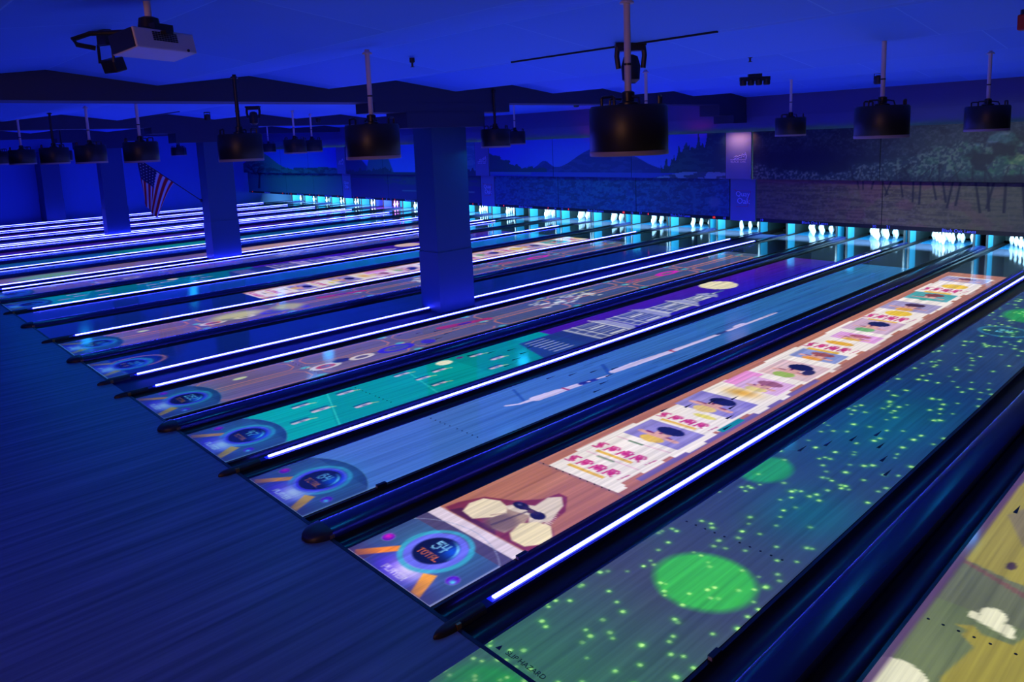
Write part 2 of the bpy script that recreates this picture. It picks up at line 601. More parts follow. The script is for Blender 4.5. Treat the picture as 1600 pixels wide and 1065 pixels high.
    word(7.55, 1, .25)
    g.ell(.5, 7.85, .2, .1, (226, 170, 50))
    photo(8.1, 8.5, .24, .88, (224, 150, 215), (170, 90, 110), sk, (220, 170, 60))
    photo(8.7, 9.5, .16, .84, (200, 160, 185), (20, 24, 80), sk, (110, 170, 110))
    word(9.75, 1, .3)
    g.ell(.5, 10.15, .2, .2, (230, 190, 50))
    photo(10.4, 11.1, .10, .88, (140, 130, 175), (60, 30, 60), sk, (220, 160, 60))
    photo(11.4, 12.1, .14, .84, (40, 150, 150), (120, 50, 50), sk, (60, 160, 150))
    word(12.45, 1, .35)
    g.ell(.55, 12.9, .22, .22, (230, 190, 50))
    photo(13.4, 13.9, .12, .9, (150, 140, 185), (110, 40, 60), sk, (190, 150, 150))
    g.rect(.93, 1.1, 6.6, 14.4, (150, 100, 95), .6)


def paint_divers(g):
    t = np.clip(g.V / 14, 0, 1)
    g.mix(t, (22, 98, 138), 1)
    g.mix(fbm(g.U, g.V, 3, .5, 31), (48, 110, 190), .45)
    g.mix(fbm(g.U, g.V, 10, .25, 32) ** 2, (20, 60, 130), .45)
    g.seg((.1, 3.4), (.5, 3.2), .02, .02, (20, 60, 140), .6)
    g.seg((.3, 4.9), (.62, 4.65), .03, .03, (20, 60, 140), .6)
    W = (196, 186, 222)
    # first diver
    g.seg((.44, 2.95), (.52, 3.1), .02, .018, W)
    g.seg((.52, 3.1), (.54, 3.35), .018, .04, W)
    g.seg((.54, 3.35), (.57, 3.75), .075, .065, W)
    g.seg((.57, 3.7), (.60, 4.1), .055, .045, W)
    g.rect(.51, .64, 3.82, 3.86, (150, 40, 80), .9)
    g.seg((.60, 4.12), (.63, 4.36), .045, .04, (30, 40, 130))
    g.ell(.615, 4.24, .02, .03, W)
    g.seg((.63, 4.4), (.65, 4.58), .016, .02, W)
    # second diver
    g.seg((.60, 4.75), (.61, 5.2), .05, .065, W)
    g.seg((.61, 5.2), (.66, 6.1), .065, .05, W)
    g.rect(.60, .70, 6.0, 6.15, (150, 40, 70), .8)
    g.seg((.66, 6.1), (.69, 7.2), .045, .035, W)
    g.seg((.68, 7.2), (.69, 7.5), .03, .03, (40, 50, 110), .8)
    g.seg((.69, 7.5), (.71, 9.0), .032, .028, W)
    g.ell(.66, 7.9, .05, .18, W)
    for k in range(26):
        v = 4 + 10 * RNG.random()
        u = RNG.random()
        g.seg((u, v), (u + .01, v + .25 + .05 * v), .006, .006, (14, 40, 70), .6)


def paint_castle(g):
    g.mix(fbm(g.U, g.V, 2, .4, 41), (0, 150, 130), .7)
    g.mix((g.V < 1.75 - .45 * g.U) * 1.0, (0, 172, 160), .55)
    g.mix(((g.V > 3.7) & (g.V < 5.0)) * 1.0, (0, 120, 110), .5)
    g.seg((-.1, 1.80), (1.1, 1.30), .008, .008, (60, 220, 200), .7)
    g.seg((-.1, 3.0), (1.1, 2.7), .01, .01, (60, 210, 190), .6)
    S = (205, 180, 195)
    for (u, v) in ((.15, 1.33), (.62, 1.08), (.45, 1.43), (.15, 1.95), (.72, 1.85), (.10, 2.85), (.45, 2.95), (.80, 2.95), (.2, 4.1), (.55, 4.2), (.85, 3.9), (.35, 3.3)):
        k = .85 + .3 * RNG.random()
        g.seg((u - .05, v - .1), (u - .05, v + .09), .028 * k, .028 * k, (0, 60, 90), .7)
        g.seg((u, v - .1), (u, v + .08), .03 * k, .03 * k, S, .95)
        g.ell(u + .005, v, .018, .04, (90, 110, 140), .9)
        g.seg((u + .005, v + .1), (u + .03, v + .17), .012, .012, (190, 210, 120), .8)
    g.ell(.12, 3.55, .10, .13, (224, 224, 190))
    g.ell(.10, 3.85, .04, .06, (90, 40, 110))
    # land, walls and towers against a violet sky
    g.mix(g.sd(5.6 + .7 * (1 - g.U) * 0 - g.V), (62, 16, 150), 1)
    g.mix(np.clip((g.V - 9.5) / 4.5, 0, 1), (66, 12, 128), 1)
    g.mix((g.V > 5.6) * np.clip((g.U - .2) * 1.3, 0, 1), (26, 16, 160), .8)
    D = (28, 52, 110)
    g.poly([(.25, 4.9), (1.1, 4.6), (1.1, 6.4), (.55, 6.4), (.25, 5.9)], D, .95)
    for k in range(7):
        g.seg((.35 + .1 * k, 4.95), (.35 + .1 * k, 5.35), .018, .018, (170, 175, 200), .7)
    G, W = (96, 110, 150), (222, 222, 214)
    for (v, w, h) in ((5.9, .42, .75), (6.9, .36, .8), (7.9, .27, .8), (8.9, .16, .6)):
        g.rect(.66 - w, .66 + w, v, v + h, (66, 78, 130), .95)
        g.rect(.66 - w, .66 + w, v + h * .28, v + h * .33, W, .7)
        for k in range(4):
            u = .66 - w * .75 + w * .5 * k
            g.rect(u - .03, u + .03, v + h * .42, v + h * .9, W if k % 2 else G, .8)
        g.poly([(.66 - w - .08, v + h), (.66 + w + .08, v + h), (.66 + w * .7, v + h + .22), (.66 - w * .7, v + h + .22)], (150, 158, 185), .9)
        g.seg((.66 - w - .08, v + h), (.66 + w + .08, v + h), .02, .02, W, .8)
    for (v, w, h) in ((5.9, .42, .75), (6.9, .36, .8), (7.9, .27, .8), (8.9, .16, .6)):
        for q in range(5):
            u = .66 - w * .9 + w * .45 * q
            g.seg((u, v + .05), (u, v + h * .95), .009, .009, W, .75)
        g.seg((.66 - w * .7, v + h + .22), (.66 + w * .7, v + h + .22), .014, .014, W, .8)
        g.rect(.66 - w, .66 + w, v, v + .06, W, .6)
    g.rect(.62, .70, 9.6, 10.1, (66, 90, 130), .9)
    g.rect(.64, .68, 9.7, 9.85, W, .9)
    g.mix(np.clip(g.U - 1.0, 0, 1), (26, 16, 160), 1)
    g.ell(.32, 10.5, .37, .42, (226, 216, 168))
    g.seg((.25, 10.4), (.27, 11.0), .008, .008, (120, 110, 110), .7)
    for k in range(18):
        v, u = 11 + 3.2 * RNG.random(), RNG.random()
        g.seg((u, v), (u + .01, v + .5), .005, .005, (30, 8, 80), .6)


def paint_track(g, seed=0, line=(186, 116, 76)):
    r = np.random.default_rng(seed)
    g.mix(fbm(g.U, g.V, 12, .3, 51 + seed), (116, 92, 124), .7)
    g.mix(np.clip((g.V - 2.5) / 5, 0, 1), (54, 76, 104), .85)
    g.rect(.49, .57, -1, 20, (120, 104, 118), .35)
    v = .72
    k = 0
    while v < 13.5:
        ln = 1.25 + .16 * v * .5
        for (a, b) in ((.05, .46), (.60, 1.01)):
            g.mix(g.sd(np.maximum(np.maximum(a - g.U, g.U - b), np.maximum(v - g.V, g.V - v - ln))) * (np.sin(g.V * 60) > 0) * (v > 4), (60, 70, 96), .4)
            g.rrect(a, b, v, v + ln, .015 + .002 * v, line, .10)
        g.seg((.53, v), (.53, v + ln), .006, .006, line, .8)
        for u in (.03, .53, 1.02):
            g.ell(u, v + ln + .09, .05, .07 + .004 * v, (70, 190, 200), .7)
            g.ell(u + .05, v + ln + .12, .02, .04, (226, 176, 96), .8)
        v += ln + .2
        k += 1
    g.ell(.26, 1.28, .05, .10, (190, 205, 150), .9)
    g.ring(.70, 2.35, .07, .13, (205, 200, 200), .9, None, 1.9)
    g.ring(.70, 2.35, .045, .085, (170, 40, 70), .9, None, 1.8)
    g.ell(.62, 2.65, .09, .14, (36, 40, 110))
    g.ring(.70, 2.95, .06, .11, (214, 204, 200), .9, None, 1.9)
    g.ring(.72, 3.55, .11, .17, (48, 34, 200), .95, None, 1.9)
    g.ell(.72, 3.6, .09, .18, (60, 70, 150))
    g.ell(.8, 4.1, .12, .12, (50, 36, 190), .9)
    g.seg((.3, 4.75), (.45, 5.7), .09, .07, (176, 30, 90), .75)
    g.ell(.38, 5.2, .05, .16, (60, 40, 150))
    for k in range(40):
        g.ell(.25 + .5 * r.random(), 6.9 + 1.5 * r.random(), .035, .07, (220, 222, 214), .75)
    g.seg((.18, 7.2), (.3, 8.8), .02, .02, (200, 200, 70), .8)
    g.ell(.28, 8.9, .08, .2, (50, 80, 130), .9)
    g.ring(.42, 9.9, .05, .10, (170, 60, 90), .85, None, 2.4)
    g.ring(.50, 11.0, .08, .15, (205, 20, 170), .95, None, 2.6)


def paint_dark(g, num='35', cards=False):
    g.mix(fbm(g.U, g.V, 5, .25, 61), (8, 34, 104), .5)  # dim blue light on the unprojected boards, painted in as emission


LANE_W = 1.0541
# ------------------------------------------------------------------ layout of the lanes
LX, S_GAP = [], []           # left edge of each lane, bay scale
CENTRES = [-5.603, -16.40, -26.75, -36.35]        # middle of each wide column gap
CAP, STRIP, COLG = .728, .554, 1.246
# each bay runs from one column gap to the next: col/2 L cap L strip L cap L strip L cap L col/2
bays = [(5.257, -5.603, 1.0), (-5.603, -16.40, None), (-16.40, -26.75, None), (-26.75, -36.35, None)]
DIVS = []                    # (x centre, kind, scale, lane index to its right or None)
for bi, (xr, xl, s) in enumerate(bays):
    if s is None:
        s = (xr - xl - 6 * LANE_W) / (COLG + 3 * CAP + 2 * STRIP)
    x = xr - COLG * s / 2
    for k in range(6):
        x -= LANE_W
        LX.append(x)
        S_GAP.append(s)
        if k < 5:
            w = (CAP if k % 2 == 0 else STRIP) * s
            DIVS.append((x - w / 2, 'cap' if k % 2 == 0 else 'strip', s, len(LX) - 1))
            x -= w
    c = xl
    DIVS.append((c + .385 * s, 'strip', s, len(LX) - 1))
    if bi < 3:
        nxr, nxl, ns = bays[bi + 1]
        ns = (nxr - nxl - 6 * LANE_W) / (COLG + 3 * CAP + 2 * STRIP)
        DIVS.append((c - .385 * ns, 'strip', ns, None))
ORD = ['first', 'second', 'third', 'fourth', 'fifth', 'sixth']
NICK = ['yellow-bird lane', 'green-dot lane', 'photo-card lane', 'diver lane', 'ship-and-castle lane', 'big race-track lane']
NICK += [ORD[k] + ' lane past the near column' for k in range(6)]
NICK += [ORD[k] + ' lane past the flag column' for k in range(6)]
NICK += [ORD[k] + ' lane past the third column' for k in range(6)]
LOOK = ['bowling lane showing yellow birds and white clouds on grey green',
        'bowling lane showing tiny green dots and round green patches on blue',
        'bowling lane showing brown wood, a long-eared dog and a trail of photo cards',
        'bowling lane showing two stretched pale divers on light blue',
        'bowling lane showing ships on teal, then a castle and moon on violet',
        'bowling lane showing orange race-track outlines, in front of the near column',
        'plain dark blue bowling lane with a score dial, first past the near column',
        'bowling lane with orange race-track outlines, second past the near column',
        'bowling lane with bright cards along its far half, third past the near column',
        'plain teal blue bowling lane, fourth past the near column',
        'green and violet bowling lane with a pale moon, fifth past the near column',
        'mauve race-track bowling lane, sixth past the near column']
LOOK += ['%s bowling lane, %s past the column that holds the flag' % (c, o) for c, o in zip(('brownish', 'dark blue', 'green', 'blue', 'violet', 'dim blue'), ORD)]
LOOK += ['%s bowling lane, %s past the third column' % (c, o) for c, o in zip(('violet blue', 'dark blue', 'purple', 'navy', 'dim violet', 'dark'), ORD)]
Y_END = 18.2
Y_PROJ = 14.40


def lane_grid(i):
    y0 = 0.0
    if i in (0, 1, 2, 3, 4, 5):
        nu = 96 if i in (1, 2) else 72
        ys = [-.62 if i == 1 else 0.0]
        while ys[-1] < Y_PROJ:
            ys.append(ys[-1] + max(.0115, .0035 * (ys[-1] + 2)) * (1 if i in (1, 2, 3) else 1.35))
    elif i < 12:
        nu = 40
        ys = list(np.linspace(0, Y_PROJ, 420))
    else:
        nu = 16
        ys = list(np.linspace(0, Y_PROJ, 160))
    ys = np.minimum(np.array(ys), Y_PROJ)
    us = np.linspace(0, LANE_W, nu)
    U, V = np.meshgrid(us, ys)
    P = np.stack([U, V, np.full_like(U, .002)], -1)
    return U, V, P


def paint_lane(i, U, V):
    blue = (.35, .75, 1.0)
    if i == 0:
        g = Img(U, V, (92, 106, 66)); paint_birds(g)
    elif i == 1:
        g = Img(U, V, (70, 72, 86)); paint_dots(g)
    elif i == 2:
        g = Img(U, V, (170, 104, 84)); paint_cards(g)
        h = Img(U, V, (0, 0, 0)); h.c = g.c.copy()
        widget(h, '54')
        keep = (V > .66)[..., None]
        g.c = np.where(keep, g.c, h.c)
        g.ring(.53, .05, .795, .803, (150, 160, 200), .8)
        g.ring(.53, .47, .255, .30, (60, 170, 205), .85, .02)
        g.ring(.53, .47, .185, .25, (105, 110, 240), 1.0, .02)
    elif i == 3:
        g = Img(U, V, (82, 112, 192)); paint_divers(g); widget(g, '64', (.75, .95, 1.0), .86)
    elif i == 4:
        g = Img(U, V, (0, 140, 140)); paint_castle(g); widget(g, '47', (.65, .95, 1.0), .84)
    elif i == 5:
        g = Img(U, V, (88, 82, 118)); paint_track(g); widget(g, '252', (.6, .9, 1.0), .8)
    elif i == 6:
        g = Img(U, V, (4, 26, 92)); paint_dark(g)
        g.ring(.5, .55, .30, .34, (150, 100, 120), .8, .03, 1.3)
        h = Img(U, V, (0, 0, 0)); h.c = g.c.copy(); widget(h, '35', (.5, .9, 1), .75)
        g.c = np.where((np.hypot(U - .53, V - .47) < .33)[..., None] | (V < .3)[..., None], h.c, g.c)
    elif i == 7:
        g = Img(U, V, (80, 70, 120)); paint_track(g, 3, line=(190, 110, 60)); g.ell(.45, 2.9, .3, .5, (190, 190, 130), .8, .2)
        g.ell(.55, 3.9, .3, .3, (176, 176, 110), .8, .2); widget(g, '61', (.45, .9, 1), .75)
    elif i == 8:
        g = Img(U, V, (6, 28, 96)); paint_dark(g)
        h = Img(U, V, (170, 104, 84)); h2 = Img(U, V - 1.6, (190, 140, 120)); paint_cards(h2)
        g.c = np.where((V > 3.9)[..., None], h2.c * .92, g.c)
    elif i == 9:
        g = Img(U, V, (6, 40, 130)); g.mix(np.clip((V - 3) / 5, 0, 1), (4, 92, 140)); g.mix((V < 2.2) * 1., (6, 28, 100), .8)
    elif i == 10:
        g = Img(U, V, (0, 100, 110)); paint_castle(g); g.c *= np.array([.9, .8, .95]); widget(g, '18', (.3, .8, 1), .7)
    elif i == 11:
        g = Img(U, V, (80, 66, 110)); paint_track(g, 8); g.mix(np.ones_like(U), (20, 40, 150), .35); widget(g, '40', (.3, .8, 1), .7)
    else:
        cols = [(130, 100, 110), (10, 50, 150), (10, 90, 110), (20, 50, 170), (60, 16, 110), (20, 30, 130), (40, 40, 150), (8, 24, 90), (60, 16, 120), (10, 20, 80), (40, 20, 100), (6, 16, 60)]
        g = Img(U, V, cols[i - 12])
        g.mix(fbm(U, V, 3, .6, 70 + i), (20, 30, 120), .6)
        if i == 12:
            g.ell(.5, 1.6, .4, .8, (90, 150, 120), .8, .2)
            g.ell(.5, 8, .5, 1.5, (190, 150, 140), .8, .3)
        if i == 14:
            g.ell(.5, 6, .5, 2, (10, 130, 90), .8, .3)
    return g.c


def gutter_profile(w, d=.075, n=9):
    """inner rim at x=0, concave to x=w"""
    pts = [(0, -.004)]
    rim = .12 * w
    pts.append((rim, -.004))
    for k in range(n + 1):
        a = PI * k / n
        cx, r = (rim + w) / 2 - 0, (w - rim) / 2
        pts.append((cx - r * math.cos(a), -.004 - d * math.sin(a) ** .8))
    pts += [(w, -.10), (0, -.10)]
    return pts


PIN_PROF = [(.026, 0), (.030, .004), (.038, .05), (.058, .095), (.0605, .115), (.056, .150), (.040, .19), (.028, .225), (.0235, .254),
            (.0255, .29), (.0315, .325), (.0325, .343), (.028, .365), (.016, .378), (.004, .381)]


# ------------------------------------------------------------------ shell of the room
def build_shell():
    XL, XR = -38.0, 8.2
    m = MB()
    m.add([(XL, -9, 0), (XR, -9, 0), (XR, 0, 0), (XL, 0, 0)], [(0, 1, 2, 3)])
    m.add([(XL, 0, 0), (XR, 0, 0), (XR, 0, -.12), (XL, 0, -.12)], [(3, 2, 1, 0)])
    tag(m.build('floor', M_FLOOR), 'dark blue wood-streaked approach floor before the foul line', kind='structure')
    m = MB().add([(XL, 0, -.12), (XR, 0, -.12), (XR, 20.4, -.12), (XL, 20.4, -.12)], [(0, 1, 2, 3)])
    tag(m.build('floor_lane_bed', M_UNDER), 'black bed under the lanes and gutters', kind='structure')
    m = MB().box(XL - .2, XL, -9, 20.4, -.12, 4.4)
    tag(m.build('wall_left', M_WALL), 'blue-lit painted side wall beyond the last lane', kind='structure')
    m = MB().box(XL, XR, 20.2, 20.4, -.12, 4.4)
    tag(m.build('wall_back', M_BACK), 'dark wall behind the pin pits', kind='structure')
    # folded ceiling: valleys every 2.52 m
    prof = []
    y = -9.26
    k = 0
    while y < 16.6:
        prof.append((y, 3.98 if k % 2 == 0 else 4.14))
        y += 1.26
        k += 1
    vs, fs = [], []
    for (yy, z) in prof:
        vs += [(XL, yy, z), (XR, yy, z)]
    for j in range(len(prof) - 1):
        fs.append((2 * j, 2 * j + 2, 2 * j + 3, 2 * j + 1))
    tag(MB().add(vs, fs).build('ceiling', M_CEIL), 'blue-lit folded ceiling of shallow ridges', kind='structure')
    # bulkhead over the murals: upright face with rounded lower edge
    pr = [(15.98, 4.3), (15.98, 3.45)]
    for k in range(7):
        a = k / 6 * PI / 2
        pr.append((16.38 - .40 * math.cos(a), 3.45 - .40 * math.sin(a)))
    pr += [(16.6, 3.05), (16.6, 4.3)]
    n = len(pr)
    vs = [(XL, a, b) for a, b in pr] + [(XR, a, b) for a, b in pr]
    fs = [(i, (i + 1) % n, n + (i + 1) % n, n + i) for i in range(n)]
    tag(MB().add(vs, fs).build('wall_front', M_BULK, smooth=True), 'blue-lit bulkhead above the wall murals', kind='structure')
    # flat panels between the paired dividers at every column gap
    for j, c in enumerate(CENTRES):
        s = S_GAP[min(6 * j + 5, 23)]
        tag(MB().box(c - .34 * s, c + .34 * s, 0.02, 18, -.10, -.02).build('trim_%d' % (j + 1), M_NAVYM), 'deep blue flat strip between paired light strips under a column', kind='structure')
    # beams, capitals and columns
    who = ['nearest the photo cards', 'over the flag column', 'over the third column', 'along the side wall']
    for j, c in enumerate(CENTRES[:3]):
        m = MB().box(c - .30, c + .26, -9, 16.0, 3.78, 4.2)
        m.box(c - .31, c + .27, 4.15, 7.15, 3.62, 3.781)
        m.box(c - .32, c + .28, 4.76, 6.5, 3.36, 3.622)
        if j == 0:
            m.box(c - .31, c + .27, 14.6, 15.98, 3.5, 3.781)
            m.box(c - .32, c + .28, 15.3, 15.98, 3.3, 3.502)
        tag(m.build('beam', M_BEAM), 'dark beam with stepped ends along the lanes, ' + ('over the near column' if j == 0 else who[j]), kind='structure')
    for j, c in enumerate(CENTRES):
        x0, x1 = c - .585, c - .035
        if j == 3:
            x0, x1 = c - 1.5, c - .3
        else:
            x0, x1 = c - .29, c + .23
        if j == 0:
            x0, x1 = -6.19, -5.64
        m = MB().box(x0, x1, 5.5, 6.3, -.02, 3.37)
        m.box(x0 - .012, x1 + .012, 5.488, 6.312, -.02, 1.10)
        tag(m.build('column', M_COLUMN), ['square blue column standing between two light strips, largest of the columns', 'square column with the flag on its side', 'third square column, between the flag and the side wall', 'square column against the side wall'][j], kind='structure')


# ------------------------------------------------------------------ lanes
def build_lanes():
    for i, x in enumerate(LX):
        s = S_GAP[i]
        gw = .223 * s
        t = thing('bowling_lane', LOOK[i], 'bowling lane', (x, 0, 0), 'bowling lanes')
        MB().box(0, LANE_W, 0, Y_END, -.06, 0).build('lane_surface', M_LANE, t)
        U, V, P = lane_grid(i)
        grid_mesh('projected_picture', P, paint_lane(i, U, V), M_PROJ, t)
        gwl = .183 * s if i % 6 == 5 else gw
        gwr = .183 * s if i % 6 == 0 and i else gw
        gl = [(-a, b) for a, b in gutter_profile(gwl)]
        gr = [(LANE_W + a, b) for a, b in gutter_profile(gwr)]
        MB().prism(gl[::-1], 0.0, 19.6).build('gutter', M_GUTTER, t, True)
        MB().prism(gr, 0.0, 19.6).build('gutter', M_GUTTER, t, True)
        MB().box(-gwl, LANE_W + gwr, -.018, .012, 0, .0035).build('foul_line', M_FOUL, t)
        MB().box(.0, LANE_W, Y_END, 19.3, -.06, .0).build('pin_deck', M_DECK, t)
        if i < 6:
            m = MB()
            for k in range(10):
                u = .08 + (k % 5) * .085 + (.47 if k >= 5 else 0)
                y = 2.12 + .0 * k
                m.lathe([(.010, 0), (.010, .001)], 8, (u, y, .0025))
            for k in range(7):
                u = .527 + (k - 3) * .132
                y = 4.9 - abs(k - 3) * .28
                m.add([(u - .016, y - .09, .0035), (u + .016, y - .09, .0035), (u, y + .09, .0035)], [(0, 1, 2)])
            m.build('lane_markers', M_DOT, t)
        if i == 1:
            text_obj('SLIP HAZARD', 'warning_lettering', .054, M_DOT, t, (.31, .066, .004), (0, 0, 0), .0004)
            MB().add([(.065, .045, .0042), (.105, .045, .0042), (.085, .09, .0042)], [(0, 1, 2)]).build('warning_triangle', M_DOT, t)
        # pinsetter round the deck
        if i in (0,):
            continue
        p = thing('pinsetter', 'lit pin pit at the end of the ' + NICK[i], 'pinsetter', (x, 17.2, 0), 'pinsetters')
        for sgn, e in ((-1, -gwl), (1, LANE_W + gwr)):
            MB().box(e - .012, e + .012, .90, 1.36, 0, 1.0).build('side_panel_lit', M_SIDE_LIT, p)  # front stretch of the pit side, cyan lamp light put into its colour
            MB().box(e - .014, e + .014, 1.36, 2.6, 0, 1.0).build('side_panel_shaded', M_SIDE_SHADED, p)  # rest of the same pit side, its shade put into a near-black colour
            MB().box(e - .022, e + .022, .86, .90, 0, 1.0).build('front_post', M_BLACK, p)
        MB().box(-gwl + .015, LANE_W + gwr - .015, 2.5, 2.56, -.005, 1.0).build('pit_curtain', M_CURTAIN, p)
        purple = i == 17
        MB().box(.05, LANE_W - .05, -.1, .0, .80, .86).build('lamp_housing', M_BLACK, p)
        la = bpy.data.lights.new('pin lamp', 'AREA')
        la.shape = 'RECTANGLE'
        la.size, la.size_y = .95, .12
        la.energy = 170
        la.color = (.75, .06, 1.0) if purple else (.36, .74, 1.0)
        lo = bpy.data.objects.new('pin_lamp', la)
        COL.objects.link(lo)
        lo.parent = p
        lo.location = (LANE_W / 2, .05, .78)
        lo.rotation_euler = Vector((0, 1.0, -.42)).to_track_quat('-Z', 'Y').to_euler()


PINS = [(0, 0), (-.1524, .264), (.1524, .264), (-.3048, .528), (0, .528), (.3048, .528), (-.4572, .792), (-.1524, .792), (.1524, .792), (.4572, .792)]


def build_pins():
    me = None
    for i, x in enumerate(LX):
        if i < 2:
            continue
        for (a, b) in PINS:
            if me is None:
                o = MB().lathe(PIN_PROF, 14).build('bowling_pin', M_PIN, None, True)
                me = o
            else:
                o = me.copy()
                COL.objects.link(o)
            o.location = (x + LANE_W / 2 + a, 18.288 + b, 0)
            tag(o, 'white bowling pin in the rack of the ' + NICK[i], 'bowling pin', 'pins on the ' + NICK[i])


def build_dividers():
    for (x, kind, s, i) in DIVS:
        if i is None:
            right, lab = None, None
        nxt = None
        if kind == 'cap':
            w = .258 * s / 2
            lab = 'wide dark blue capping between the %s and the next one' % NICK[i]
            t = thing('lane_divider', lab, 'lane divider', (x, 0, 0), 'wide lane dividers')
            pr = [(-w, -.1), (w, -.1), (w, .02), (w * .93, .045), (w * .72, .06), (w * .3, .066), (-w * .3, .066), (-w * .72, .06), (-w * .93, .045), (-w, .02)]
            MB().prism(pr, .02, 18.06).build('cover', M_NAVY, t, True)
            m = MB()
            prev = None
            rings = []
            for k in range(7):
                a = k / 6 * PI / 2
                rings.append((.02 - .19 * math.sin(a), max(.12, math.cos(a))))
            vs, fs = [], []
            for (yy, q) in rings:
                vs += [(px * (q * .9 + .1) * 1.08, yy, (pz if pz < 0 else pz * (q * .8 + .2) * 1.12) if pz > -.05 else .0005) for px, pz in pr]
            n = len(pr)
            for a in range(len(rings) - 1):
                for b in range(n):
                    fs.append((a * n + b, (a + 1) * n + b, (a + 1) * n + (b + 1) % n, a * n + (b + 1) % n))
            fs.append(tuple(range(n)))
            fs.append(tuple((len(rings) - 1) * n + b for b in range(n))[::-1])
            m.add(vs, fs)
            m.build('nose_cap', M_NOSE, t, True)
            MB().box(w * .7, w + .010 * s, -.012, .03, .001, .03).build('bracket', M_BRASS, t)
            continue
        w = .042 * s
        if i is not None:
            j = DIVS.index((x, kind, s, i))
            if i % 6 == 5:
                lab = 'glowing-strip divider between the %s and its column' % NICK[i]
            else:
                lab = 'glowing-strip divider between the %s and the next one' % NICK[i]
        else:
            k = min(range(len(LX)), key=lambda q: abs(LX[q] + LANE_W - x))
            lab = 'glowing-strip divider between the %s and its column' % NICK[k]
        t = thing('lane_divider', lab, 'lane divider', (x, 0, 0), 'lane dividers with light strips')
        MB().box(-w, w, .02, 18.06, -.11, .028).build('rail', M_NAVY, t)
        MB().box(-w * .72 - .006, w * .72 - .006, .31, 16.29, .0275, .031).build('light_channel', M_LEDCH, t)
        MB().prism([(-.006 + .016 * math.cos(PI * b / 6), .0305 + .018 * math.sin(PI * b / 6)) for b in range(7)], .345, 16.27).build('light_strip', M_LED, t)
        m = MB()
        n = 12
        vs, fs = [], []
        for k in range(7):
            a = k / 6 * PI / 2
            q = max(.15, math.cos(a))
            yy = -.02 - .15 * math.sin(a)
            for b in range(n):
                th = PI * b / (n - 1)
                vs.append((w * 1.15 * q * math.cos(th), yy, .0005 + .05 * q ** .5 * math.sin(th)))
        for b in range(n):
            th = PI * b / (n - 1)
        for a in range(6):
            for b in range(n - 1):
                fs.append((a * n + b, (a + 1) * n + b, (a + 1) * n + b + 1, a * n + b + 1))
        fs.append(tuple(range(n)))
        fs.append(tuple(6 * n + b for b in range(n))[::-1])
        m.add(vs, fs)
        pr = [(w * 1.15 * math.cos(PI * b / (n - 1)), .0005 + .05 * math.sin(PI * b / (n - 1))) for b in range(n)]
        m.prism(pr, -.02, .24)
        m.build('nose_cap', M_NOSE, t, True)
        MB().box(w * .3, w + .008 * s, -.015, .02, .001, .04).build('bracket', M_BRASS, t)
    for i, y in ((1, .90), (2, .86), (3, .79)):
        t = thing('ball_sensor', 'small black sensor box on the gutter edge of the ' + NICK[i], 'sensor', (LX[i] + LANE_W + .022, y, 0), 'ball sensors')
        MB().box(-.018, .022, -.05, .05, -.003, .030).build('case', M_BLACK, t, bevel=.003)
        MB().box(-.012, .014, -.0525, -.0495, .004, .026).build('reflector', M_DRUMRIM, t)


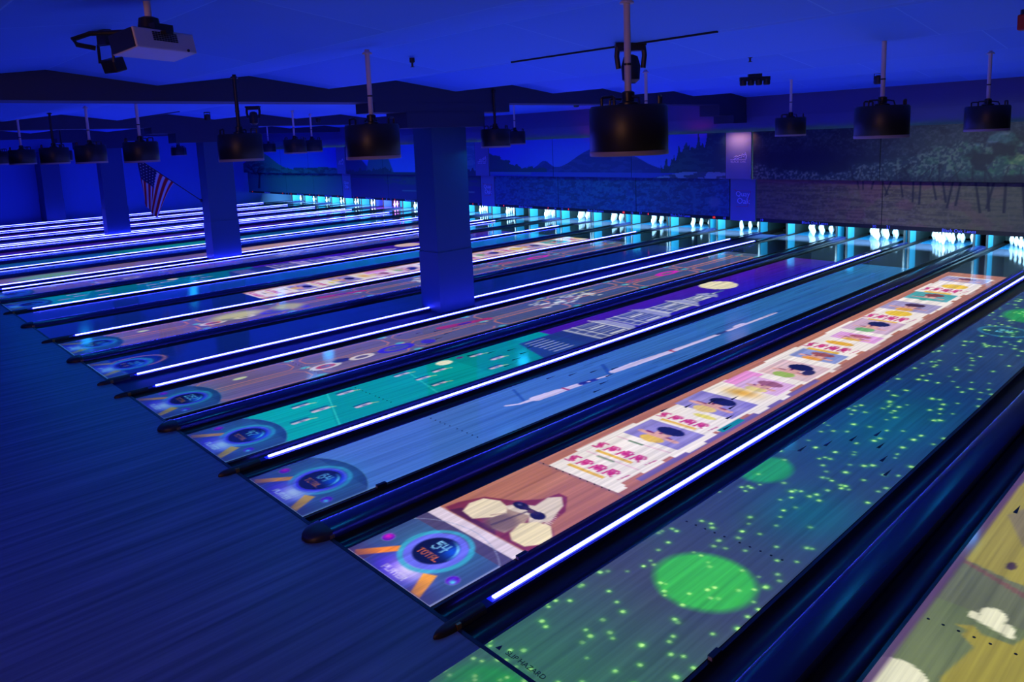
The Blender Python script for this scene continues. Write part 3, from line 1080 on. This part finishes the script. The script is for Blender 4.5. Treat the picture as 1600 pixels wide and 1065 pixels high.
# ------------------------------------------------------------------ murals and masking units
def mural_vineyard(g):
    # g.U 0..1 across, g.V 0..1 upwards
    U, V = g.U, g.V
    n = fbm(U, V, 90, 26, 81, 4)
    fine = fbm(U, V, 210, 60, 83, 3)
    n2 = fbm(U, V, 26, 8, 85, 4)
    k = lambda x, a, b: np.clip((x - a) / (b - a), 0, 1)
    g.mix(np.ones_like(U), (24, 34, 46))
    # wooded hill
    g.mix(k(n2, .40, .62), (40, 56, 62), .8)
    g.mix(k(fine, .5, .7) * (V > .72), (78, 84, 84), .55)
    g.mix((np.exp(-((U - .13) / .16) ** 2 - ((V - .72) / .10) ** 2)), (10, 14, 46), .9)
    # vine rows and trees
    top = .62 - .05 * np.sin(U * 6) + np.clip(U - .25, 0, 1) * .75 + (n2 - .5) * .22
    base = .475 - .05 * np.clip(U - .3, 0, 1)
    inb = k(top - V, -.015, .02) * k(V - base, -.02, .02)
    g.mix(inb, (34, 52, 62), 1)
    g.mix(inb * k(fine, .46, .62) * np.clip(1.25 - U * 1.3, .15, 1), (128, 140, 118), .8)
    g.mix(inb * k(n, .48, .66) * k(U, .3, .6), (48, 100, 62), .8)
    g.mix(inb * k(fine, .55, .7) * k(U, .3, .6), (104, 130, 84), .5)
    for (u, v, ru, rv) in ((.66, .86, .035, .12), (.70, .70, .05, .09), (.56, .88, .05, .1), (.73, .9, .05, .1), (.98, .95, .05, .1), (.62, .68, .03, .08)):
        m = np.exp(-((U - u) / ru) ** 2 - ((V - v) / rv) ** 2)
        g.mix(inb * k(m + (n - .5) * 1.3, .45, .7), (128, 144, 74) if u > .6 else (100, 124, 140), .6)
    g.mix(inb * k(fbm(U, V, 50, 16, 95), .50, .58) * k(U, .4, .6), (26, 74, 60), .55)
    g.mix(inb * k(n2, .48, .36) * k(U, .2, .5), (8, 16, 30), .85)
    g.mix(inb * k(base + .10 - V, 0, .08) * k(U, .25, .5), (10, 16, 28), .7)
    # grass
    fl = k(base - V, -.01, .01)
    g.mix(fl, (108, 98, 66), 1)
    g.mix(fl * k(fbm(U, V, 30, 70, 90), .45, .6), (66, 60, 52), .75)
    g.mix(fl * k(fine, .5, .7), (132, 118, 96), .5)
    g.mix(fl * np.exp(-((V - base) / .05) ** 2) * (U < .5), (136, 62, 84), .6)
    g.mix(fl * k(n2, .52, .62) * k(U, .15, .3), (128, 66, 80), .35)
    g.mix(fl * k(U, .35, .6), (50, 58, 54), .6)
    g.mix(fl * k(.10 - V, -.02, .05) * 0, (30, 40, 60), .6)
    r = np.random.default_rng(17)
    for q in range(34):
        u = .26 + .74 * (q / 34) + .01 * r.random()
        bb = .40 - .34 * np.clip((u - .26) / .35, 0, 1) * r.random() ** .4
        w = .0012 + .004 * np.clip(u - .26, 0, .6)
        lean = (r.random() - .4) * .04
        g.seg((u + lean, bb), (u, .5), w, w * .8, (12, 16, 30), .95, .003)
        g.seg((u, .5), (u + (r.random() - .5) * .06, .62), w * .8, w * .4, (12, 16, 30), .8, .003)


def mural_lake(g):
    U, V = g.U, g.V
    g.mix(np.ones_like(U), (70, 96, 210))
    g.mix(np.clip(V - .6, 0, 1) * 2, (66, 80, 215), 1)
    n = fbm(U, V, 40, 30, 101, 4)
    ridge = .58 + .10 * np.exp(-((U - .29) / .035) ** 2) + .30 * np.exp(-((U - .56) / .15) ** 2) + .05 * np.sin(U * 30) * .3
    g.mix((V < ridge) * 1., (30, 44, 120), 1)
    g.mix((V < ridge) * (n > .55) * 1., (60, 80, 150), .35)
    tr = .60 + .20 * np.exp(-((U - .02) / .09) ** 2) + (n - .5) * .12
    g.mix((V < tr) * (U < .3) * 1., (26, 66, 80), .95)
    tr2 = .62 + np.clip((U - .78) * 2.2, 0, .40) + (fbm(U, V, 90, 6, 104) - .5) * .3
    g.mix((V < tr2) * (U > .78) * (V > .52) * 1., (22, 54, 74), .95)
    g.mix((V < tr2) * (U > .78) * (V > .52) * (n > .55) * 1., (46, 90, 100), .5)
    g.mix((V < .545) * 1., (44, 66, 170), 1)
    g.mix((V < .545) * (V > .5) * (U < .22) * 1., (60, 110, 160), .8)
    sh = (V < .56) & (V < .46 + .14 * np.clip((U - .72) * 5, 0, 1)) & (U > .72)
    g.mix(sh * 1., (120, 150, 175), .85)
    g.mix(sh * (n > .5) * 1., (30, 44, 70), .7)
    low = V < .48
    g.mix(low * (1 - .2 * U), (16, 66, 124), 1)
    g.mix(low * (fbm(U, V, 120, 40, 107, 3) > .5) * 1., (40, 104, 150), .6)
    g.mix(low * (n < .42) * 1., (8, 40, 84), .5)
    g.ell(.95, .2, .02, .06, (80, 110, 150), .8, .01)


def mural_valley(g):
    U, V = g.U, g.V
    n = fbm(U, V, 30, 26, 121, 4)
    g.mix(np.ones_like(U), (66, 86, 220))
    g.poly([(-.1, 1.1), (.05, 1.0), (.2, .62), (.22, .5), (-.1, .5)], (30, 48, 110))
    g.poly([(.18, .5), (.22, .82), (.30, 1.0), (.36, .9), (.42, .5)], (46, 80, 120))
    g.poly([(.58, .5), (.62, .74), (.68, .95), (.80, .8), (.82, .66), (.9, 1.0), (1.1, 1.1), (1.1, .5)], (60, 120, 150))
    g.mix((n > .55) * (V < .95) * (U > .6) * 1., (110, 170, 185), .35)
    tr = .52 + .16 * (fbm(U, V, 60, 3, 125) - .2) * (np.abs(U - .5) > .1)
    g.mix((V < tr) * 1., (18, 48, 70), .95)
    g.mix((V < .40) * 1., (22, 34, 96), .95)
    g.mix((V < .44) * (V > .30) * (U > .3) * (n > .45) * 1., (26, 66, 80), .8)
    g.seg((.45, .19), (.95, .21), .008, .012, (100, 140, 130), .8, .01)


def mural_meadow(g):
    U, V = g.U, g.V
    n = fbm(U, V, 30, 26, 141, 4)
    g.mix(np.ones_like(U), (60, 80, 220))
    hill = .58 + .34 * np.exp(-((U - .22) / .2) ** 2) + .03 * np.sin(U * 9)
    g.mix((V < hill) * 1., (44, 104, 116), 1)
    g.mix((V < .55) * 1., (40, 100, 120), .9)
    g.mix((V < .6) * (V > .42) * (n > .5) * 1., (24, 56, 80), .8)
    g.mix((V < .34 + .1 * U) * 1., (58, 116, 120), .7)
    for p in (((.13, .12), (.15, .42)), ((.15, .42), (.10, .6)), ((.15, .42), (.2, .6)), ((.18, .52), (.25, .58)), ((.10, .55), (.05, .62))):
        g.seg(p[0], p[1], .014, .009, (18, 26, 50), 1, .006)
    g.mix(np.exp(-(((U - .14) / .12) ** 2 + ((V - .66) / .09) ** 2)) * (n > .45), (20, 40, 60), .9)


def panel_mesh(name, x0, x1, z0, z1, bx0, bx1, bz0, bz1, painter, parent):
    nx = max(20, int((x1 - x0) / (.022 if bx1 > -7 else .035)))
    nz = max(12, int((z1 - z0) / (.02 if bx1 > -7 else .03)))
    X, Z = np.meshgrid(np.linspace(x0, x1, nx), np.linspace(z0, z1, nz))
    g = Img((X - bx0) / (bx1 - bx0), (Z - bz0) / (bz1 - bz0), (40, 50, 90))
    g.e = .006
    painter(g)
    P = np.stack([X - (x0 + x1) / 2, np.zeros_like(X), Z], -1)
    return grid_mesh(name, P, g.c, M_MURAL, parent)


YM, YU = 16.30, 16.08
Z0, Z1, Z2 = .575, 1.757, 3.055


def build_murals():
    spec = [(mural_vineyard, 'vineyard', 5.257), (mural_lake, 'mountain lake', -5.603), (mural_valley, 'granite valley', -16.40), (mural_meadow, 'oak meadow', -26.75)]
    for b, (paint, what, xr) in enumerate(spec):
        xl = CENTRES[b]
        wr = .41
        bx0 = xl + wr if b < 3 else -37.9
        bx1 = xr - wr
        strips = [d for d in DIVS if d[1] == 'strip' and d[3] is not None and d[3] // 6 == b and d[3] % 6 in (1, 3)]
        seams = sorted([d[0] for d in strips])
        xs = [bx0] + seams + [bx1]
        where = ['beside the pier at its far side', 'in the middle', 'at its near side']
        for k in range(3):
            x0, x1 = xs[k] + .008, xs[k + 1] - .008
            w = ['at the end away from the vineyard', 'in the middle', 'at the end toward the vineyard'][k]
            if b == 0:
                w = ['next to the logo pier', 'over the photo-card lane', 'over the green-dot lane'][k]
            if b == 0 and k == 2:
                x1 = bx1
            t = thing('mural_picture', 'upper printed wall panel of the %s picture, %s' % (what, w), 'mural panel', ((x0 + x1) / 2, YU, 0), 'upper mural panels')
            panel_mesh('printed_face', x0, x1, Z1 + .01, Z2, bx0, bx1, Z0, Z2, paint, t)
            h = (x1 - x0) / 2
            MB().box(-h, h, .004, .05, Z1 + .01, Z2).build('backing', M_TRIMBK, t)
            t = thing('hanging_masking_panel', 'lower printed panel of the %s picture, %s' % (what, w), 'masking panel', ((x0 + x1) / 2, YM, 0), 'lower masking panels')
            panel_mesh('printed_face', x0, x1, Z0 + .10, Z1 - .01, bx0, bx1, Z0, Z2, paint, t)
            MB().box(-h, h, .004, .06, Z0, Z1 - .01).build('backing', M_TRIMBK, t)
            band = MB().box(-h, h, -.004, .004, Z0, Z0 + .098).build('lower_band', M_TRIMBK, t)
            ry = (PI / 2, 0, 0)
            text_obj('Black Oak Lanes', 'lettering', .105, M_TXTBLUE, band, (0, -.006, Z0 + .05), ry, .002)
            nr = 24 - (b * 6 + (4 - 2 * k))
            nl = nr - 1
            lo, hi = (-h + .16, h - .16)
            text_obj(str(nl), 'lane_number', .10, M_TXTBLUE, band, (lo, -.006, Z0 + .05), ry, .002)
            text_obj(str(nr), 'lane_number', .10, M_TXTBLUE, band, (hi, -.006, Z0 + .05), ry, .002)
            if b > 0:
                text_obj(['4', '3', '6'][k], 'score_digit', .095, M_DIGIT, band, (lo + .30, -.006, Z0 + .05), ry, .002)
                text_obj('10' if (b == 1 and k > 0) else ['7', '5', '2'][k], 'score_digit', .095, M_DIGIT, band, (hi - .34, -.006, Z0 + .05), ry, .002)
    names = ['between the vineyard and lake pictures', 'between the lake and valley pictures', 'between the valley and meadow pictures']
    for b, c in enumerate(CENTRES[:3]):
        t = thing('pier_sign', 'upper grey logo panel ' + names[b], 'pier panel', (c - .02, YU, 0), 'logo pier panels')
        bd = MB().box(-.385, .385, -.004, .05, Z1 + .01, Z2).build('board', M_PANEL, t)
        # skyline shaped emblem over a line of small letters
        m = MB()
        pts = [(-.14, 2.36), (-.06, 2.40), (.0, 2.385), (.05, 2.42), (.09, 2.40), (.13, 2.46), (.17, 2.43), (.22, 2.50), (.25, 2.40), (.24, 2.32)]
        m.tube([(a, -.012, z) for a, z in pts], .012, 6)
        m.tube([(a, -.012, z - .05) for a, z in pts[:8]], .010, 6)
        m.tube([(-.24, -.012, 2.30), (.24, -.012, 2.30)], .008, 6)
        m.build('emblem', M_LOGO, bd)
        text_obj('BLACK OAK', 'lettering', .085, M_LOGO, bd, (0, -.008, 2.245), (PI / 2, 0, 0), .002)
        t = thing('pier_sign', 'lower grey logo panel with outlined lettering ' + names[b], 'pier panel', (c, YM, 0), 'logo pier panels')
        bd = MB().box(-.385, .385, -.004, .06, Z0, Z1 - .01).build('board', M_PANEL, t)
        text_obj('Quay', 'lettering', .20, M_LOGO, bd, (0, -.008, 1.33), (PI / 2, 0, 0), .002)
        text_obj('Oak', 'lettering', .23, M_LOGO, bd, (.02, -.008, 1.13), (PI / 2, 0, 0), .002)
        m = MB()
        m.tube([(-.26, -.010, 1.46), (-.2, -.010, 1.42), (.24, -.010, 1.42), (.15, -.010, .99), (-.2, -.010, .97)], .007, 6)
        m.build('logo_outline', M_LOGOR, bd)


# ------------------------------------------------------------------ hanging drums
def build_drums():
    spec = [  # x, y, pole colour, label
        (1.77, 1.58, 'w', 'black drum projector on a pale pole, biggest of the hanging drums'),
        (-1.42, 1.53, 'w', 'black drum projector on a pale pole hanging left of the near column'),
        (-4.24, 1.38, 'b', 'black drum projector on a black pole hanging beside the near beam'),
        (-8.35, 1.45, 'w', 'black drum projector hanging above the flag'),
        (-10.84, 1.31, 'w', 'black drum projector hanging in front of the third column'),
        (-12.95, 1.15, 'b', 'black drum projector on a black pole between third and side-wall columns'),
        (-15.46, 1.02, 'w', 'black drum projector on a pale pole next to the picture edge'),
        (-18.2, 1.0, 'b', 'black drum projector cut off by the edge of the picture'),
        (-1.69, 6.5, 'w', 'black drum projector mostly hidden behind the biggest drum'),
        (1.9, 5.85, 'w', 'black drum projector in front of the middle of the vineyard'),
        (2.05, 9.2, 'w', 'black drum projector in front of the tall trees of the vineyard'),
        (-1.55, 10.8, 'w', 'black drum projector in front of the dark hill beside the logo pier'),
        (-5.32, 6.75, 'b', 'black drum projector on a black pole just past the near column'),
        (-9.18, 10.95, 'w', 'small black drum projector in front of the lake, beside the black-poled drum'),
        (-12.07, 6.17, 'w', 'black drum projector in front of the oak meadow sky, with pale pole'),
        (-14.2, 7.8, 'w', 'small black drum projector just behind the one before the meadow sky'),
        (-23.38, 10.86, 'w', 'tiny black drum projector with pale underside before the meadow hill'),
        (-27.0, 8.6, 'b', 'tiny black drum projector between flag drum and flag column'),
        (-28.5, 9.2, 'b', 'tiny black drum projector touching the flag column edge'),
        (-22.5, 3.4, 'b', 'tiny black drum projector between third-column drum and flag drum'),
    ]
    proto = None
    for (x, y, pc, lab) in spec:
        t = thing('drum_projector', lab, 'drum projector', (x, y, 2.96), 'hanging drum projectors')
        R, H = .27, .345
        if proto is None:
            sh = MB().lathe([(R, .03), (R + .004, .035), (R + .004, H - .02), (R - .01, H), (.0, H)], 36, cap=False).build('shell', M_DRUM, t, True)
            rim = MB().lathe([(R - .05, .012), (R - .05, 0), (R + .002, 0), (R + .006, .006), (R + .006, .032), (R - .004, .034)], 36, cap=False).build('rim', M_DRUMRIM, t, True)
            pl = MB().lathe([(R - .048, .03), (R - .048, .012)], 36).build('base_plate', M_DRUM, t)
            hs = []
            for a in (.5, 2.6, 4.7):
                c, s_ = math.cos(a), math.sin(a)
                px, py = (R - .05) * c, (R - .05) * s_
                tx, ty = -s_ * .055, c * .055
                hs.append(MB().tube([(px - tx, py - ty, H - .01), (px - tx, py - ty, H + .05), (px - tx * .8, py - ty * .8, H + .058), (px + tx * .8, py + ty * .8, H + .058), (px + tx, py + ty, H + .05), (px + tx, py + ty, H - .01)], .010, 8).build('handle', M_BLACK, t, True))
            cl = MB().lathe([(.075, H - .005), (.075, H + .02), (.045, H + .03), (.045, H + .09), (.03, H + .10)], 20).build('collar', M_BLACK, t, True)
            MB().lathe([(.165, .0105), (.165, .0125)], 28).build('projector_window', M_LENS, t)
            cp = MB().tube([(.05, -.02, H + .06), (.14, -.06, H + .045), (.16, -.08, H + .0)], .008, 6).build('cable', M_BLACK, t, True)
            poles = {}
            for kk, mm in (('w', M_POLEW), ('b', M_POLEB)):
                o = MB().lathe([(.024, H + .07), (.024, 1.08)], 14).build('pole', mm, t, True)
                poles[kk] = o.data
                if kk == 'b':
                    bpy.data.objects.remove(o)
            rings = MB().lathe([(.027, .62), (.027, .635)], 14).build('pole_band', M_BLACK, t)
            pt = MB().lathe([(.05, 1.035), (.05, 1.045), (.03, 1.06)], 14).build('ceiling_plate', M_POLEW, t)
            plate_b = pt.data.copy()
            plate_b.materials[0] = M_BLACK
            proto = [c for c in t.children]
        else:
            for c in proto:
                d = c.copy()
                if c.name.split('.')[0] == 'pole':
                    d.data = poles[pc]
                if pc == 'b' and c.name.split('.')[0] == 'ceiling_plate':
                    d.data = plate_b
                d.parent = t
                COL.objects.link(d)


# ------------------------------------------------------------------ projector, lamps, flag, small fittings
def build_fittings():
    # box projector on a pole
    t = thing('video_projector', 'pale box projector hanging from a pole under the ceiling', 'projector', (-.18, -.92, 3.73), rz=math.radians(24))
    w, d, h = .15, .24, .13
    MB().box(-.07, w, -d, d, 0, h).build('body', M_PROJBODY, t, bevel=.008)
    m = MB()
    for k in range(9):
        for q in range(5):
            m.box(w - .001, w + .003, -.10 + k * .022, -.10 + k * .022 + .017, .055 + q * .012, .055 + q * .012 + .009)
    m.build('vent_grille', M_BLACK, t)
    MB().lathe([(.010, 0), (.010, .004)], 12).build('button', M_BLACK, t, loc=(w, .16, .04)).rotation_euler = (0, PI / 2, 0)
    m = MB().lathe([(.10, h), (.10, h + .03), (.07, h + .05), (.06, h + .11), (.035, h + .12)], 20)
    m.box(-.17, .17, -.03, .03, h, h + .02)
    m.box(-.03, .03, -.17, .17, h, h + .02)
    m.box(.05, .10, -.05, .10, h + .02, h + .07)
    m.build('mount', M_BLACK, t)
    MB().lathe([(.022, h + .1), (.022, .50)], 14).build('pole', M_POLEW, t, True)
    MB().tube([(-.05, -.1, h + .02), (-.3, -.2, h + .02), (-.36, -.28, h - .02), (-.30, -.30, h - .06), (-.24, -.22, .05)], .016, 8).build('cable', M_BLACK, t, True)
    MB().box(-.064, w - .012, -d - .008, -d, .006, h - .006).build('rear_panel', M_BLACK, t)
    for c in t.children:
        if c.name.split('.')[0] in ('body', 'vent_grille', 'rear_panel'):
            c.rotation_euler[1] = math.radians(-11)
    # small floodlight hanging behind it
    def flood(name, lab, cat, loc, kind, rz=0):
        t = thing(name, lab, cat, loc, rz=rz)
        z = loc[2]
        if kind == 'flood':
            MB().box(-.05, .05, -.03, .03, -.02, .10).build('base', M_BLACK, t)
            MB().tube([(-.08, 0, -.16), (-.08, 0, -.02), (.08, 0, -.02), (.08, 0, -.16)], .012, 6).build('yoke', M_BLACK, t, True)
            MB().box(-.075, .075, -.05, .06, -.24, -.13, Matrix.Rotation(.3, 3, 'X')).build('lamp_head', M_BLACK, t, bevel=.01)
        elif kind == 'head':
            MB().box(-.15, .15, -.05, .05, -.03, 0).build('base', M_BLACK, t, bevel=.005)
            m = MB()
            m.tube([(-.125, 0, -.02), (-.135, 0, -.12), (-.12, 0, -.24)], .025, 8)
            m.tube([(.125, 0, -.02), (.135, 0, -.12), (.12, 0, -.24)], .025, 8)
            m.box(-.13, .13, -.05, .05, -.075, -.03)
            m.build('yoke', M_BLACK, t, True)
            hd = MB().lathe([(.05, -.38), (.085, -.35), (.095, -.22), (.07, -.13), (.03, -.11)], 16).build('lamp_head', M_BLACK, t, True)
            MB().lathe([(.045, -.385), (.045, -.38)], 16).build('lens', M_GLASS, hd)
        elif kind == 'bar':
            MB().box(-.11, .11, -.04, .04, -.05, 0).build('base', M_BLACK, t, bevel=.005)
            MB().box(-.25, .25, -.03, .03, -.12, -.05).build('bar', M_BLACK, t, bevel=.005)
            for k in range(4):
                a = -.195 + k * .13
                m = MB().lathe([(.045, -.19), (.058, -.17), (.055, -.10), (.03, -.08)], 14, (a, 0, 0))
                m.build('lamp_head', M_BLACK, t, True)
        elif kind == 'can':
            MB().box(-.06, .06, -.04, .04, -.02, 0).build('base', M_BLACK, t)
            MB().tube([(-.07, 0, -.12), (-.07, 0, -.01), (.07, 0, -.01), (.07, 0, -.12)], .01, 6).build('yoke', M_BLACK, t, True)
            hd = MB().lathe([(.06, -.20), (.075, -.18), (.07, -.07), (.03, -.05)], 16).build('lamp_head', M_BLACK, t, True)
            MB().lathe([(.05, -.203), (.05, -.199)], 16).build('lens', M_GLASS, hd)
        return t
    flood('ceiling_flood_lamp', 'small black flood lamp hanging behind the pale box projector', 'lamp', (-1.64, -.79, 4.0), 'flood', .4)
    flood('ceiling_moving_head_lamp', 'black moving-head lamp behind the biggest drum\u2019s pole', 'stage lamp', (.46, 3.33, 3.985), 'head', .8)
    flood('ceiling_moving_head_lamp', 'black moving-head lamp under the ceiling beyond the near beam', 'stage lamp', (-9.95, 4.2, 3.99), 'head', .8)
    flood('ceiling_lamp_bar', 'black four-head lamp bar under the ceiling above the logo pier', 'stage lamp', (-1.33, 9.05, 4.03), 'bar', .75)
    flood('ceiling_can_lamp', 'black can lamp behind the pole of the vineyard drum', 'stage lamp', (-.19, 11.3, 4.02), 'can', .8)
    flood('ceiling_can_lamp', 'round black can lamp under the ceiling at the lake picture', 'stage lamp', (-8.2, 12.3, 4.08), 'can', .8)
    flood('ceiling_can_lamp', 'blue-tinted can lamp near the ceiling slot beyond the near beam', 'stage lamp', (-13.4, 4.6, 4.05), 'can', .8)
    flood('ceiling_can_lamp', 'black can lamp above the small meadow drums', 'stage lamp', (-15.2, 8.6, 4.02), 'can', .8)
    t = thing('ceiling_beacon', 'dark red alarm beacon on the ceiling at the picture corner', 'beacon', (3.36, 5.0, 4.02))
    MB().lathe([(.05, -.04), (.05, 0)], 14).build('base', M_BLACK, t)
    MB().box(-.06, .06, -.05, .05, -.17, -.04).build('beacon_body', M_RED, t, bevel=.012)
    for (x, y, lab) in ((-2.04, 2.53, 'small sprinkler head on the ceiling left of the near column'), (.15, 6.2, 'small sprinkler head on the ceiling right of the biggest drum')):
        t = thing('ceiling_sprinkler', lab, 'sprinkler', (x, y, 4.02 if y < 3 else 4.01))
        MB().lathe([(.03, 0.05), (.03, 0), (.012, -.01), (.012, -.05)], 12).build('body', M_POLEB, t)
        MB().lathe([(.026, -.055), (.026, -.05)], 12).build('deflector', M_POLEB, t)
    for (x0, x1, y, lab) in ((-1.24, 1.41, 3.34, 'thin dark track along a ceiling fold above the biggest drum'), (-15.6, -11.7, 3.34, 'thin dark track along a ceiling fold beyond the near beam')):
        t = thing('ceiling_track', lab, 'ceiling track', ((x0 + x1) / 2, y, 3.98))
        h = (x1 - x0) / 2
        MB().box(-h, h, -.012, .012, -.015, .03).build('rail', M_TRIMBK, t)
    # the flag on the second column
    A = Vector((-16.69, 5.49, 1.70))
    B = A + (Vector((-16.72, 4.22, 2.72)) - A) * 1.30
    t = thing('wall_flag', 'striped red and white flag with starry blue corner on an angled pole', 'flag', tuple(A))
    MB().tube([Vector((0, 0, 0)), B - A], .014, 8).build('flag_pole', M_POLEB, t, True)
    MB().lathe([(.05, -.02), (.05, .02)], 10).build('pole_bracket', M_BLACK, t).rotation_euler = (PI / 2, 0, 0)
    MB().lathe([(.0, -.03), (.025, -.015), (.025, .015), (.0, .03)], 10, tuple(B - A)).build('finial', M_BRASS, t, True)
    H, W = 60, 46
    ts, ss = np.meshgrid(np.linspace(0, 1, H), np.linspace(0, 1, W), indexing='ij')
    d = np.array(B - A)
    f0 = .42 + .56 * ss
    Pp = np.stack([d[0] * f0, d[1] * f0, d[2] * f0], -1)
    drop = ts * (1.25 - .05 * ss)
    gather = ts ** .8
    tgt = d * .90
    Px = Pp[..., 0] + .10 * np.sin(ss * 13) * gather
    Py = Pp[..., 1] * (1 - gather * .72) + tgt[1] * gather * .72
    Pz = Pp[..., 2] * (1 - gather * .45) + (tgt[2] - .25) * gather * .45 - drop * .92
    P = np.stack([Px, Py, Pz], -1)
    stripe = np.floor((1 - ss) * 13).astype(int) % 2
    col = np.where(stripe[..., None] == 0, np.array([190, 20, 40]) / 255., np.array([205, 205, 225]) / 255.)
    canton = (ss > .46) & (ts < .42)
    col = np.where(canton[..., None], np.array([20, 24, 90]) / 255., col)
    star = canton & ((np.floor(ts * 60) % 4) == 1) & ((np.floor(ss * 46) % 4) == 1)
    col = np.where(star[..., None], np.array([200, 200, 225]) / 255., col)
    o = grid_mesh('flag_cloth', P, col, M_FLAG, t)
    o.data.polygons.foreach_set('use_smooth', [True] * len(o.data.polygons))


# ------------------------------------------------------------------ light
def area(name, loc, direction, sx, sy, energy, color):
    la = bpy.data.lights.new(name, 'AREA')
    la.shape = 'RECTANGLE'
    la.size, la.size_y = sx, sy
    la.energy = energy
    la.color = color
    o = bpy.data.objects.new(name, la)
    COL.objects.link(o)
    o.location = loc
    o.rotation_euler = Vector(direction).to_track_quat('-Z', 'Y').to_euler()
    return o


def build_lights():
    w = bpy.data.worlds.new('World')
    SC.world = w
    w.use_nodes = True
    w.node_tree.nodes['Background'].inputs['Color'].default_value = (.002, .004, .03, 1)
    w.node_tree.nodes['Background'].inputs['Strength'].default_value = .5
    B = (.0, .055, 1.0)
    # added unseen blue fill for the approach, which the light strips don't reach
    area('approach_fill', (-6, -4.5, 3.9), (0, .25, -1), 16, 1.0, 120, B)
    # warm house light far behind the bowlers
    area('house_lamp', (4.5, -8.0, 3.2), (-.45, 1, -.22), 2.0, .8, 110, (1.0, .42, .22))
    # added fill lights that bring out the mural prints, greenish past the vineyard
    for x, en, c in ((1.2, 62, (.75, .90, .78)), (-11, 22, (.15, .8, .75)), (-21.5, 22, (.1, .9, .7)), (-31.5, 26, (.1, .9, .6))):
        o = area('mural_fill', (x, 11.8, 3.9), (-.05, 1, -.86), 6, .3, en, c)
        o.data.spread = math.radians(75)
    def spot(name, loc, direction, angle, energy, color, blend=.6):
        la = bpy.data.lights.new(name, 'SPOT')
        la.energy, la.color, la.spot_size, la.spot_blend = energy, color, math.radians(angle), blend
        la.shadow_soft_size = .04
        o = bpy.data.objects.new(name, la)
        COL.objects.link(o)
        o.location = loc
        o.rotation_euler = Vector(direction).to_track_quat('-Z', 'Y').to_euler()
    area('pier_lamp', (-5.62, 15.72, 2.98), (0, .75, -.55), .6, .05, 3.2, (1.0, .42, .32)).data.spread = math.radians(110)
    for x in (-6.9, -11.0, -24.5):
        spot('red_lamp', (x, 15.5, 2.7), (0, .45, 1), 100, 7, (1.0, .01, .10), 1.0)


def build_camera():
    cam = bpy.data.cameras.new('camera')
    o = bpy.data.objects.new('camera', cam)
    COL.objects.link(o)
    yaw, pitch, roll = math.radians(46.8171), math.radians(8.5142), math.radians(-2.2438)
    cy, sy, cp, sp = math.cos(yaw), math.sin(yaw), math.cos(pitch), math.sin(pitch)
    F = Vector((-sy * cp, cy * cp, -sp))
    R = Vector((cy, sy, 0))
    U = R.cross(F)
    c, s = math.cos(roll), math.sin(roll)
    R2 = c * R + s * U
    U2 = -s * R + c * U
    M = Matrix((R2, U2, -F)).transposed().to_4x4()
    M.translation = Vector((5.0302, -2.6526, 3.1034))
    o.matrix_world = M
    cam.sensor_width = 36.0
    cam.lens = 36.0 * 1154.2 / 1600.0
    cam.shift_y = -142.08 / 1600.0
    cam.clip_end = 200
    SC.camera = o


build_shell()
build_lanes()
build_pins()
build_dividers()
build_murals()
build_drums()
build_fittings()
build_lights()
build_camera()
